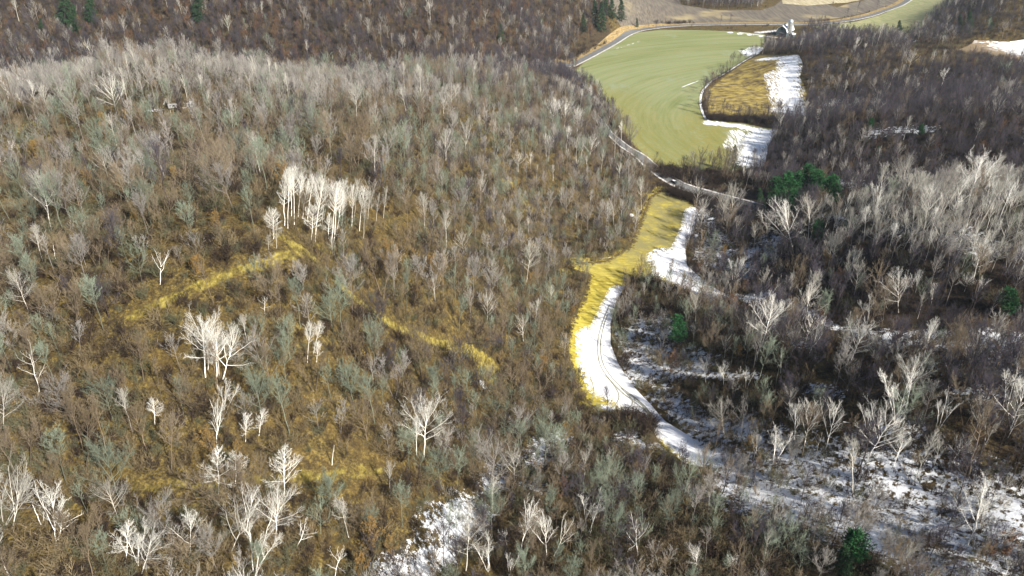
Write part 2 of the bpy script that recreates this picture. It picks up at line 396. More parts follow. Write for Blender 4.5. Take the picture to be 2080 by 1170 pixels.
# ------------------------------------------------------------------ ground
GP = np.stack([GX, GY], -1)
ny, nx = GX.shape
idx = np.arange(ny * nx).reshape(ny, nx)
quads = np.stack([idx[:-1, :-1], idx[:-1, 1:], idx[1:, 1:], idx[1:, :-1]], -1).reshape(-1, 4)
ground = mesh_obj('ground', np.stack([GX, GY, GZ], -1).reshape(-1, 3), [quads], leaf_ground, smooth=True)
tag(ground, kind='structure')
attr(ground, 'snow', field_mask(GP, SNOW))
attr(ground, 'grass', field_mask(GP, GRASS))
eastv = np.clip((GX - (95 - .12 * (GY - 150))) / 60, 0, 1) * (GY < 640)  # where the ground colour is darkened in place of shade
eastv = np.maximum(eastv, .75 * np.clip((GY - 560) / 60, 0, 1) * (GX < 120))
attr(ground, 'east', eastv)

def sheet(name, poly, mat, lift=.12, step=3.0, masks=None):
    """a field surface: the polygon cut on a grid and laid on the ground"""
    bm = bmesh.new()
    vs = [bm.verts.new((p[0], p[1], 0)) for p in poly]
    f = bm.faces.new(vs)
    bmesh.ops.triangulate(bm, faces=[f])
    lo, hi = poly.min(0), poly.max(0)
    for ax, L in ((0, XS), (1, YS)):
        a = L[(L > lo[ax]) & (L < hi[ax])]
        if step < 2.4: a = np.unique(np.r_[a, a[:-1] + np.diff(a) / 2])
        for c_ in a:
            co = [0, 0, 0]; no = [0, 0, 0]; co[ax] = c_; no[ax] = 1
            bmesh.ops.bisect_plane(bm, geom=bm.verts[:] + bm.edges[:] + bm.faces[:], plane_co=co, plane_no=no, dist=1e-4)
    bmesh.ops.triangulate(bm, faces=bm.faces[:])
    bm.normal_update()
    for q in bm.faces:
        if q.normal.z < 0: q.normal_flip()
    xy = np.array([(v.co.x, v.co.y) for v in bm.verts])
    z = H(xy[:, 0], xy[:, 1]) + lift
    for v, zz in zip(bm.verts, z): v.co.z = zz
    me = bpy.data.meshes.new(name); bm.to_mesh(me); bm.free()
    me.materials.append(mat); me.polygons.foreach_set('use_smooth', [True] * len(me.polygons))
    o = bpy.data.objects.new(name, me); C.objects.link(o); tag(o, kind='structure')
    attr(o, 'edge', np.clip(seg_dist(xy, np.vstack([poly, poly[:1]])) / 5, 0, 1.6))
    for k, fn in (masks or {}).items(): attr(o, k, fn(xy))
    return o

SNOW_HAY = [(W(s), r, k) for s, r, k in [("1550 275;1540 300;1528 330", 13, 1.0), ("1500 270;1490 300", 8, .62), ("1540 100;1545 112;1525 106", 12, .85), ("1440 250;1500 256;1570 268", 5, 1.0), ("1300 84;1250 100", 3, .4), ("1480 66;1550 74", 2, 1.0)]]
SNOW_PAS = [(W(s), r, k) for s, r, k in [("1604 120;1602 170;1616 235", 10, 1.0), ("1550 120;1610 116", 7, 1.0), ("1572 150;1580 190;1590 215", 9, .62), ("1590 225", 10, 1.0)]]
SNOW_STRIP = [(W(s), r, k) for s, r, k in [("1412 430;1402 470;1385 510;1370 550", 5, 1.1), ("1370 530;1400 560;1450 592;1490 606", 12, 1.2), ("1340 560;1350 530", 5, .7), ("1262 592;1245 625;1228 665;1216 705", 5, 1.15), ("1222 690;1225 740;1250 790", 9, 1.2), ("1270 800;1310 835;1350 868;1400 900;1440 935", 7, 1.2), ("1235 830", 3, .8)]]
hay = sheet('hay_field', HAY, hay_mat, masks={'snow': lambda P: field_mask(P, SNOW_HAY), 'gold': lambda P: np.clip(1 - seg_dist(P, W("1220 200;1270 280;1340 335;1440 330;1450 250")) / 55, 0, 1)})
pas = sheet('pasture', PASTURE, pasture_mat, .16, masks={'snow': lambda P: field_mask(P, SNOW_PAS)})
sheet('ploughed_field', PLOUGH, plough_mat, .12, 6)
sheet('stubble_field', PALE, pale_mat, .3, 6)
sheet('far_meadow', MEAD2, far_mead_mat, .18, 6)
sheet('snowy_field', SNOWF, snowf_mat, .2, 6, masks={'snow': lambda P: np.clip(-.1 + (P[:, 0] - 455) / 130, 0, 1)})
sheet('valley_meadow', STRIP, strip_mat, .12, 1.5, masks={'snow': lambda P: field_mask(P, SNOW_STRIP), 'green': lambda P: np.clip((P[:, 1] - 315) / 35, 0, 1)})

def ribbon(name, line, width, mat, lift, off=0.0, parent=None, crown=0.0):
    d = np.gradient(line, axis=0); d /= np.hypot(d[:, 0], d[:, 1])[:, None] + 1e-9
    nrm = np.c_[-d[:, 1], d[:, 0]]
    k = 3
    rows = []
    for j in range(k):
        o_ = off + width * (j / (k - 1) - .5)
        p = line + nrm * o_
        rows.append(np.c_[p, H(p[:, 0], p[:, 1]) + lift + (crown if j == 1 else 0)])
    V = np.stack(rows, 1).reshape(-1, 3)
    m = len(line)
    I = np.arange(m * k).reshape(m, k)
    q = np.stack([I[:-1, :-1], I[1:, :-1], I[1:, 1:], I[:-1, 1:]], -1).reshape(-1, 4)
    o = mesh_obj(name, V, [q[:, ::-1]], mat, smooth=True)
    if parent: o.parent = parent
    else: tag(o, kind='structure')
    return o
far_i = int(np.argmin(np.hypot(*(ROAD - W("1130 137")[0]).T)))
ribbon('road', ROAD, 8.4, asph, .30, crown=.05)
ribbon('road_verge', ROAD[far_i:], 1.6, verge_mat, .26, 4.9)
ribbon('road_verge', ROAD[far_i:], 1.8, verge_mat, .26, -5.0)
ribbon('grass_verge', ROAD[:far_i], 9, vgrass_mat, .24, -7.8)
ribbon('grass_verge', ROAD[:far_i], 2.5, verge_mat, .24, 4.7)
FT = smooth_line(W("1542 108;1500 132;1452 161;1428 185;1423 212;1434 242;1455 250"), 3)
ribbon('farm_track', FT, 1.8, tsnow_mat, .26)
ribbon('farm_track', smooth_line(W("1500 66;1530 70;1570 76;1590 78"), 3), 2.4, tsnow_mat, .26)
ribbon('farm_track', smooth_line(W("1385 178;1400 172;1418 165"), 3), 1.2, tsnow_mat, .26)
for s in ("1238 620;1222 660;1214 700;1220 745;1250 785;1290 820;1325 845", "1234 640;1226 665;1220 700;1226 742;1256 782;1296 815;1332 850",
          "1190 745;1230 765;1256 800;1252 820;1240 830", "1262 790;1284 815;1278 830;1264 838", "1270 798;1308 825;1330 860", "1240 775;1270 805;1300 822;1322 850", "1198 765;1206 790;1204 810",
          "1286 826;1306 832;1322 852", "1250 832;1275 828;1300 838;1316 856", "1450 588;1400 570;1380 552"):
    ribbon('wheel_track', smooth_line(W(s), 1.2), .42, rut_mat, .19)

# ------------------------------------------------------------------ vegetation kit
def unit(v): return v / (np.linalg.norm(v, axis=-1, keepdims=True) + 1e-9)
class Br:                       # a batch of branches: P(t) = P0 + D L t + U t^2
    def __init__(s, P0, D, L, U, r0, r1): s.P0, s.D, s.L, s.U, s.r0, s.r1 = P0, unit(D), L, U, r0, r1
    def at(s, i, t): return s.P0[i] + s.D[i] * (s.L[i] * t)[:, None] + s.U[i] * (t ** 2)[:, None]
    def tan(s, i, t): return unit(s.D[i] * s.L[i][:, None] + 2 * s.U[i] * t[:, None])
def tubes(b, nseg, k, wob=0, rng=None):
    N = len(b.L); i = np.arange(N)
    T = np.linspace(0, 1, nseg + 1)
    ref = np.where(abs(b.D[:, 2:3]) > .9, np.array([[1., 0, 0]]), np.array([[0, 0, 1.]]))
    a = unit(np.cross(b.D, ref)); c = np.cross(b.D, a)
    V = np.empty((N, nseg + 1, k, 3))
    for j, t_ in enumerate(T):
        p = b.at(i, np.full(N, t_))
        if wob and 0 < j: p = p + rng.normal(0, wob, (N, 3)) * b.L[:, None] * (1, 1, .2)
        r = b.r0 * (1 - t_) + b.r1 * t_
        for q in range(k):
            an = 2 * math.pi * q / k
            V[:, j, q] = p + (a * math.cos(an) + c * math.sin(an)) * r[:, None]
    I = np.arange(N * (nseg + 1) * k).reshape(N, nseg + 1, k)
    J = np.roll(I, -1, axis=2)
    F_ = np.stack([I[:, :-1], J[:, :-1], J[:, 1:], I[:, 1:]], -1).reshape(-1, 4)
    return V.reshape(-1, 3), F_
def flats(b, rng, wd):
    N = len(b.L); i = np.arange(N)
    tip = b.at(i, np.ones(N)); a = unit(np.cross(b.D, rng.normal(size=(N, 3)))) * (wd / 2)
    V = np.stack([b.P0 - a, b.P0 + a, tip], 1).reshape(-1, 3)
    return V, np.arange(N * 3).reshape(N, 3)
def child(b, rng, per, t0, t1, ang, angj, lf, up, r, flatten=0):
    N = len(b.L)
    i = np.repeat(np.arange(N), per); m = len(i)
    t_ = t0 + (t1 - t0) * ((np.tile(np.arange(per), N) + rng.random(m)) / per)
    tg = b.tan(i, t_); rnd = unit(np.cross(tg, rng.normal(size=(m, 3))))
    an = np.radians(ang + rng.normal(0, angj, m))
    D = tg * np.cos(an)[:, None] + rnd * np.sin(an)[:, None]
    L = b.L[i] * lf * (1.15 - .55 * t_) * rng.uniform(.7, 1.25, m)
    U = np.zeros((m, 3)); U[:, 2] = up * L
    return Br(b.at(i, t_), D, L, U, np.full(m, r), np.full(m, r * .35)), i
def merge(parts):
    V, F4, F3, off = [], [], [], 0
    for v, f in parts:
        V.append(v); (F4 if f.shape[1] == 4 else F3).append(f + off); off += len(v)
    faces = []
    if F4: faces.append(np.concatenate(F4))
    if F3: faces.append(np.concatenate(F3))
    return np.concatenate(V), faces

def tree_geo(seed, Ht=18, stems=1, cb=.35, n1=15, a0=52, a1=16, spread=.32, up=.38, n2=9, n3=8, n4=3, rt=.17, lod=0, lean=.03, shape='round', sway=.03, tw=1.0, lw=.42, bw=.03):
    """bare tree: returns (trunk verts, faces), (crown verts, faces)"""
    rng = np.random.default_rng(seed)
    P0 = np.zeros((stems, 3)); P0[:, 2] = -.6
    if stems > 1: P0[:, :2] = rng.normal(0, .25, (stems, 2))
    D = np.zeros((stems, 3)); D[:, 2] = 1
    az = rng.random() * 6.28 + np.arange(stems) * 6.28 / stems
    tilt = lean if stems == 1 else .24
    D[:, 0] = np.cos(az) * tilt * rng.uniform(.6, 1.3, stems); D[:, 1] = np.sin(az) * tilt * rng.uniform(.6, 1.3, stems)
    L = np.full(stems, Ht * .93) * rng.uniform(.85, 1, stems)
    U = rng.normal(0, sway * Ht, (stems, 3)); U[:, 2] = 0
    st = Br(P0, D, L, U, np.full(stems, rt), np.full(stems, rt * .22))
    # limbs
    i = np.tile(np.arange(stems), n1); m = len(i)
    q = (np.repeat(np.arange(n1), stems) + rng.random(m) * .8) / n1
    t_ = cb + (0.98 - cb) * q ** .85
    tg = st.tan(i, t_); azl = np.arange(m) * 2.4 + rng.normal(0, .5, m)
    side = unit(np.stack([np.cos(azl), np.sin(azl), np.zeros(m)], -1))
    an = np.radians(a0 + (a1 - a0) * q + rng.normal(0, 7, m))
    Dl = tg * np.cos(an)[:, None] + side * np.sin(an)[:, None]
    prof = {'round': np.sin(np.pi * np.clip(.22 + .72 * q, 0, 1)) ** .7, 'vase': 1.25 - .7 * q, 'cone': 1.15 - q * .85, 'column': np.full(m, .8)}[shape]
    Ll = Ht * spread * prof * rng.uniform(.75, 1.2, m)
    Ul = np.zeros((m, 3)); Ul[:, 2] = up * Ll
    r1 = rt * (lw if shape != 'vase' else .5) * (1.15 - .6 * q)
    lb = Br(st.at(i, t_), Dl, Ll, Ul, r1, r1 * .3)
    k0 = 6 if not lod else 4
    wk = (1 if not lod else 1.6) * tw
    trunk = [tubes(st, 6 if not lod else 3, k0, .006, rng), tubes(lb, 4 if not lod else 2, 4 if not lod else 3, .015, rng)]
    b2, _ = child(lb, rng, n2 if not lod else max(4, n2 - 3), .22, 1, 38, 10, .42, .28, bw * wk)
    b3, _ = child(b2, rng, n3 if not lod else max(3, n3 - 3), .15, 1, 40, 14, .5, .22, .016 * wk)
    crown = [tubes(b2, 2 if not lod else 1, 3), ]
    if not lod:
        crown.append(tubes(b3, 1, 3))
        if n4:
            b4, _ = child(b3, rng, n4, .2, 1, 36, 14, .6, .12, .012)
            crown.append(flats(b4, rng, .024 * tw))
    else:
        crown.append(flats(b3, rng, .062 * tw))
    return merge(trunk), merge(crown)

def leaves_geo(seed, Vc, nleaf, size, shape_up=0):
    """leaf scraps hung on crown points"""
    rng = np.random.default_rng(seed)
    p = Vc[rng.integers(0, len(Vc), nleaf)] + rng.normal(0, .18, (nleaf, 3))
    a = unit(rng.normal(size=(nleaf, 3))) * size * rng.uniform(.6, 1.3, (nleaf, 1)); b_ = unit(np.cross(a, rng.normal(size=(nleaf, 3)))) * size * .6
    V = np.stack([p - a * .5, p + b_ * .5, p + a * .5, p - b_ * .5], 1).reshape(-1, 3)
    return V, np.arange(nleaf * 4).reshape(nleaf, 4)

def conifer_geo(seed, Ht=18, Rb=3.4, whorls=26, lod=0, pine=False):
    rng = np.random.default_rng(seed)
    st = Br(np.array([[0, 0, -.6]]), np.array([[0., 0, 1]]), np.array([Ht + .6]), np.array([[rng.normal(0, .2), rng.normal(0, .2), 0]]), np.array([.24]), np.array([.03]))
    trunk = [tubes(st, 5, 6)]
    per = 6 if not lod else 5
    q = np.repeat((np.arange(whorls) + .3) / whorls, per); m = len(q)
    z = Ht * ((.22 if pine else .08) + (.76 if pine else .9) * q) + rng.normal(0, .25, m)
    rad = Rb * ((np.clip(1 - q, .06, 1) ** .75) if not pine else (np.sin(np.pi * np.clip(.25 + q * .68, 0, 1)) ** .8)) * rng.uniform(.65, 1.25, m)
    az = rng.random(m) * 6.28
    D = np.stack([np.cos(az), np.sin(az), np.full(m, .25 if pine else .1)], -1)
    U = np.zeros((m, 3)); U[:, 2] = rad * (.12 if pine else -.3)
    b = Br(np.stack([z * 0, z * 0, z], -1), D, rad, U, np.full(m, .05), np.full(m, .015))
    trunk.append(tubes(b, 1, 3))
    ns = 26 if not lod else 10
    i = np.repeat(np.arange(m), ns); t_ = .2 + .85 * rng.random(len(i))
    p = b.at(i, t_) + rng.normal(0, .12 if not pine else .3, (len(i), 3)); tg = b.tan(i, t_)
    nn = len(i)
    dirs = unit(tg * .7 + rng.normal(0, .6, (nn, 3)) + np.array([0, 0, .35 if pine else -.15]))
    ln = rng.uniform(.35, .8, (nn, 1)) * (1 if not lod else 1.7) * (1.0 + (.2 if pine else 0))
    wd = unit(np.cross(dirs, rng.normal(size=(nn, 3)))) * ln * .22
    V = np.stack([p - wd, p + wd, p + dirs * ln], 1).reshape(-1, 3)
    return merge(trunk), (V, [np.arange(nn * 3).reshape(nn, 3)])

def bark_mat(name, c1, c2, dark=(.05, .04, .035), spots=0.0, rough=.9):
    t = NT(name, rough)
    oi = t.n('ShaderNodeObjectInfo')
    loc = t.n('ShaderNodeVectorMath', operation='MULTIPLY'); t.t.links.new(oi.outputs['Location'], loc.inputs[0]); loc.inputs[1].default_value = (1, 1, 0)
    reg = t.noise(.03, 2, .5, vec=loc.outputs[0])
    f = t.math('ADD', t.math('MULTIPLY', oi.outputs['Random'], .7), t.math('MULTIPLY', t.ss(reg, .35, .65), .3))
    c = t.mix(f, c1, c2)
    v = t.math('MULTIPLY_ADD', t.math('FRACT', t.math('MULTIPLY', oi.outputs['Random'], 17.3)), .6)
    hv = t.n('ShaderNodeHueSaturation'); t.t.links.new(c, hv.inputs['Color']); t.t.links.new(t.math('ADD', v, .72), hv.inputs['Value']); c = hv.outputs[0]
    g = t.n('ShaderNodeTexCoord'); sp = t.noise(3.0, 4, .8, vec=g.outputs['Object'])
    c = t.mix(t.ss(sp, .62 - spots, .70), c, dark)
    return t.out(c)
BARK = {
 'grey':  (bark_mat('grey_bark', (.07, .06, .052), (.20, .185, .17), spots=.03), bark_mat('grey_twigs', (.15, .142, .138), (.24, .23, .21))),
 'sage':  (bark_mat('lichen_bark', (.06, .06, .045), (.13, .145, .11), spots=.03), bark_mat('lichen_twigs', (.105, .13, .10), (.165, .195, .15))),
 'brown': (bark_mat('brown_bark', (.05, .04, .03), (.15, .115, .08), spots=.03), bark_mat('brown_twigs', (.098, .076, .048), (.155, .128, .095))),
 'dark':  (bark_mat('dark_bark', (.02, .016, .016), (.05, .04, .038)), bark_mat('dark_twigs', (.029, .026, .034), (.060, .055, .068))),  # dark twigs, deepened and blued so their colour carries far shade
 'white': (bark_mat('white_bark', (.74, .71, .64), (.84, .82, .78), (.10, .09, .08), .0), bark_mat('white_twigs', (.38, .38, .35), (.52, .51, .48))),
 'ivory': (bark_mat('pale_bark', (.32, .30, .27), (.50, .48, .43), (.08, .07, .06), .02), bark_mat('pale_twigs', (.19, .185, .165), (.30, .29, .26))),
}
def leaf_mat(name, c1, c2):
    t = NT(name); oi = t.n('ShaderNodeObjectInfo')
    return t.out(t.mix(t.noise(1.2, 3), t.mix(oi.outputs['Random'], c1, c2), t.mix(.5, c2, (.05, .03, .01))))
GOLD = leaf_mat('golden_oak_leaves', (.34, .235, .075), (.25, .15, .05))
RUST = leaf_mat('russet_oak_leaves', (.20, .10, .055), (.15, .085, .05))
NEEDLE = leaf_mat('spruce_needles', (.012, .055, .028), (.02, .075, .03))
PINE = leaf_mat('pine_needles', (.010, .085, .03), (.016, .125, .04))
BRUSH_B = leaf_mat('brush_twigs_brown', (.13, .10, .055), (.23, .185, .115))
BRUSH_D = leaf_mat('brush_twigs_dark', (.020, .015, .015), (.045, .035, .033))  # dark brush, its colour also lowered to stand in for woodland shade
BRUSH_S = leaf_mat('brush_twigs_green_grey', (.085, .095, .05), (.145, .15, .10))

def pack(name, geo, mats, leaves=None, lmat=None):
    """meshes of one model: trunk, crown, optional leaves; and one joined mesh for the far copies"""
    (tv, tf), (cv, cf) = geo
    d = {}
    def mk(nm, v, f, m):
        o = mesh_obj(nm, v, f, m, parent=False); me = o.data; bpy.data.objects.remove(o); return me
    d['trunk'] = mk('trunk', tv, tf, mats[0]); d['crown'] = mk('crown', cv, cf, mats[1])
    if leaves is not None: d['foliage'] = mk('foliage', leaves[0], [leaves[1]], lmat)
    return d
def joined(name, geo, mats, leaves=None, lmat=None):
    (tv, tf), (cv, cf) = geo
    V = [tv, cv]; off = [0, len(tv)]
    groups = [(f, 0, 0) for f in tf] + [(f, len(tv), 1) for f in cf]
    if leaves is not None:
        groups.append((leaves[1], len(tv) + len(cv), 2)); V.append(leaves[0])
    faces = [f + o_ for f, o_, _ in groups]
    mi = np.concatenate([np.full(len(f), m) for f, _, m in groups])
    return mesh_obj(name, np.concatenate(V), faces, list(mats) + ([lmat] if lmat else []), parent=False, midx=mi)

FORMS = [dict(Ht=18, spread=.29, cb=.42), dict(Ht=19, spread=.22, cb=.5, a0=46), dict(Ht=16, spread=.40, cb=.3, a0=55, a1=24, shape='vase', n1=12), dict(Ht=17, stems=2, spread=.24, cb=.4, n1=10, rt=.14),
         dict(Ht=20, spread=.19, cb=.55, a0=42, a1=15, n1=14)]
MODEL, FARM = {}, {}
sd = 100
for sp in ('grey', 'sage', 'brown', 'dark', 'ivory'):
    MODEL[sp], FARM[sp] = [], []
    for k, fm in enumerate(FORMS):
        if sp != 'grey' and k == 3 and sp != 'brown': continue
        sd += 1
        MODEL[sp].append((pack('m', tree_geo(sd, **fm), BARK[sp]), fm['Ht']))
        FARM[sp].append(('f', sd, fm))
WFORMS = {'aspen': [dict(Ht=20, cb=.5, spread=.17, a0=48, a1=16, n1=20, n2=8, n3=6, n4=2, rt=.11, bw=.02, lw=.36, tw=.85), dict(Ht=21, cb=.58, spread=.18, a0=52, a1=14, n1=18, n2=8, n3=6, n4=2, rt=.11, bw=.02, lw=.36, tw=.85), dict(Ht=19, cb=.38, spread=.14, a0=55, a1=18, n1=22, n2=7, n3=6, n4=2, rt=.10, bw=.02, lw=.36, tw=.85)],
          'birch': [dict(Ht=14, cb=.25, spread=.24, a0=70, a1=28, n1=24, n2=7, n3=5, n4=2, rt=.11, shape='cone', bw=.02, lw=.36, tw=1.2, up=.12), dict(Ht=14, cb=.35, spread=.25, a0=62, a1=25, n1=20, n2=7, n3=5, n4=2, rt=.11, bw=.02, lw=.36, tw=1.2, up=.15)],
          'spread': [dict(Ht=18, cb=.38, spread=.4, a0=62, a1=18, n1=16, n2=10, n3=7, n4=3, rt=.15, bw=.02, lw=.36, tw=.8, up=.2), dict(Ht=16, cb=.32, spread=.46, a0=52, a1=24, n1=12, n2=9, n3=7, n4=2, rt=.14, shape='vase', up=.22, bw=.02, lw=.36, tw=.8)],
          'vase': [dict(Ht=15, cb=.34, spread=.42, a0=32, a1=14, n1=9, n2=8, n3=6, n4=1, rt=.13, shape='vase', up=.22, bw=.02, lw=.36, tw=1.1), dict(Ht=15, stems=3, cb=.4, spread=.24, a0=32, a1=16, n1=7, n2=7, n3=5, n4=1, rt=.10, up=.25, bw=.02, lw=.36, tw=1.1)],
          'snag': [dict(Ht=12, cb=.35, spread=.3, a0=70, a1=35, n1=8, n2=4, n3=3, n4=0, rt=.13, bw=.02, lw=.36, tw=1.3, sway=.06), dict(Ht=13, cb=.5, spread=.4, a0=40, a1=25, n1=5, n2=5, n3=3, n4=0, rt=.13, shape='vase', bw=.02, lw=.36, tw=1.3, sway=.05)],
          'pole': [dict(Ht=10, cb=.6, spread=.05, n1=3, n2=2, n3=1, n4=0, rt=.14)]}
for wf, lst in WFORMS.items():
    for sp in ('white', 'ivory'):
        key = (sp, wf); MODEL[key] = []
        for fm in lst:
            sd += 1; MODEL[key].append((pack('m', tree_geo(sd, **fm), BARK[sp]), fm['Ht']))
OAK = [dict(Ht=13, cb=.2, spread=.36, n1=13, n2=6, n3=5, n4=1, rt=.16), dict(Ht=10, cb=.15, spread=.34, n1=12, n2=6, n3=4, n4=1, rt=.12)]
for nm, lm in (('gold', GOLD), ('rust', RUST)):
    MODEL[nm] = []
    for fm in OAK:
        sd += 1; g = tree_geo(sd, **fm)
        MODEL[nm].append((pack('m', g, BARK['brown'], leaves_geo(sd, g[1][0], 1500, .34), lm), fm['Ht']))
MODEL['spruce'] = [(pack('m', conifer_geo(900 + k, 18, 4.0 + .5 * k), (BARK['dark'][0], NEEDLE)), 18) for k in range(2)]
MODEL['pine'] = [(pack('m', conifer_geo(920 + k, 16, 3.9, 24, pine=True), (BARK['brown'][0], PINE)), 16) for k in range(2)]

def shrub_geo(seed, Ht=2.6, stems=12, n2=6, n3=5, wd=.05):
    rng = np.random.default_rng(seed)
    az = rng.random(stems) * 6.28; ti = rng.uniform(.15, .75, stems)
    D = np.stack([np.cos(az) * ti, np.sin(az) * ti, np.ones(stems)], -1)
    P0 = np.stack([np.cos(az) * .35, np.sin(az) * .35, np.full(stems, -.15)], -1)
    L = rng.uniform(.7, 1.1, stems) * Ht
    b = Br(P0, D, L, np.zeros((stems, 3)), np.full(stems, .035), np.full(stems, .012))
    b2, _ = child(b, rng, n2, .2, 1, 35, 12, .5, .1, .015)
    b3, _ = child(b2, rng, n3, .1, 1, 40, 12, .6, .05, .01)
    return merge([tubes(b, 1, 3), flats(b2, rng, wd * 1.2), flats(b3, rng, wd)])
SHRUB = []
for k in range(9):
    v, f = shrub_geo(300 + k, 2.5 + .4 * (k % 3), 9 + k % 4)
    o = mesh_obj('shrub', v, f, (BRUSH_B, BRUSH_D, BRUSH_S)[k // 3], parent=False)
    SHRUB.append(o)

# ------------------------------------------------------------------ things built from the kit
def make_tree(name, model, p, s, rz, label, cat, group=None, tilt=(0, 0)):
    e = bpy.data.objects.new(name, None); e.empty_display_size = .5; C.objects.link(e)
    e.location = p
    e.rotation_euler = (Matrix.Rotation(tilt[0], 3, 'Y') @ Matrix.Rotation(tilt[1], 3, 'X') @ Matrix.Rotation(rz, 3, 'Z')).to_euler()
    e.scale = (s, s, s)
    tag(e, label, cat, group)
    for nm, me in model.items():
        c = bpy.data.objects.new(nm, me); c.parent = e; C.objects.link(c)
    return e

EVER = []
PLACED = []       # xy of hand-placed trees
def place(u, v, ut, vt, key, label, name='white_barked_tree', cat='tree', wscale=1.0, rz=None, group=None):
    """tree whose foot and top are given; its height and lean follow from them"""
    p = march(u, v)
    best = None
    for h in np.arange(3, 36, .25):
        uu, vv, dep = proj(p + np.array([0, 0, h]))
        if best is None or abs(vv - vt) < best[0]: best = (abs(vv - vt), h, uu, dep)
    _, h, uu, dep = best
    lean = np.clip((ut - uu) * dep / F, -h * .5, h * .5)
    ms = MODEL[key]; m, Hm = ms[int(abs(u * 7 + v * 3)) % len(ms)]
    PLACED.append((p[0], p[1]))
    if key in ('spruce', 'pine'): EVER.append((p[0], p[1]))
    return make_tree(name, m, (p[0], p[1], p[2] - .1), h / Hm, random.random() * 6.28 if rz is None else rz, label, cat, group, tilt=(math.atan2(lean, h), 0))

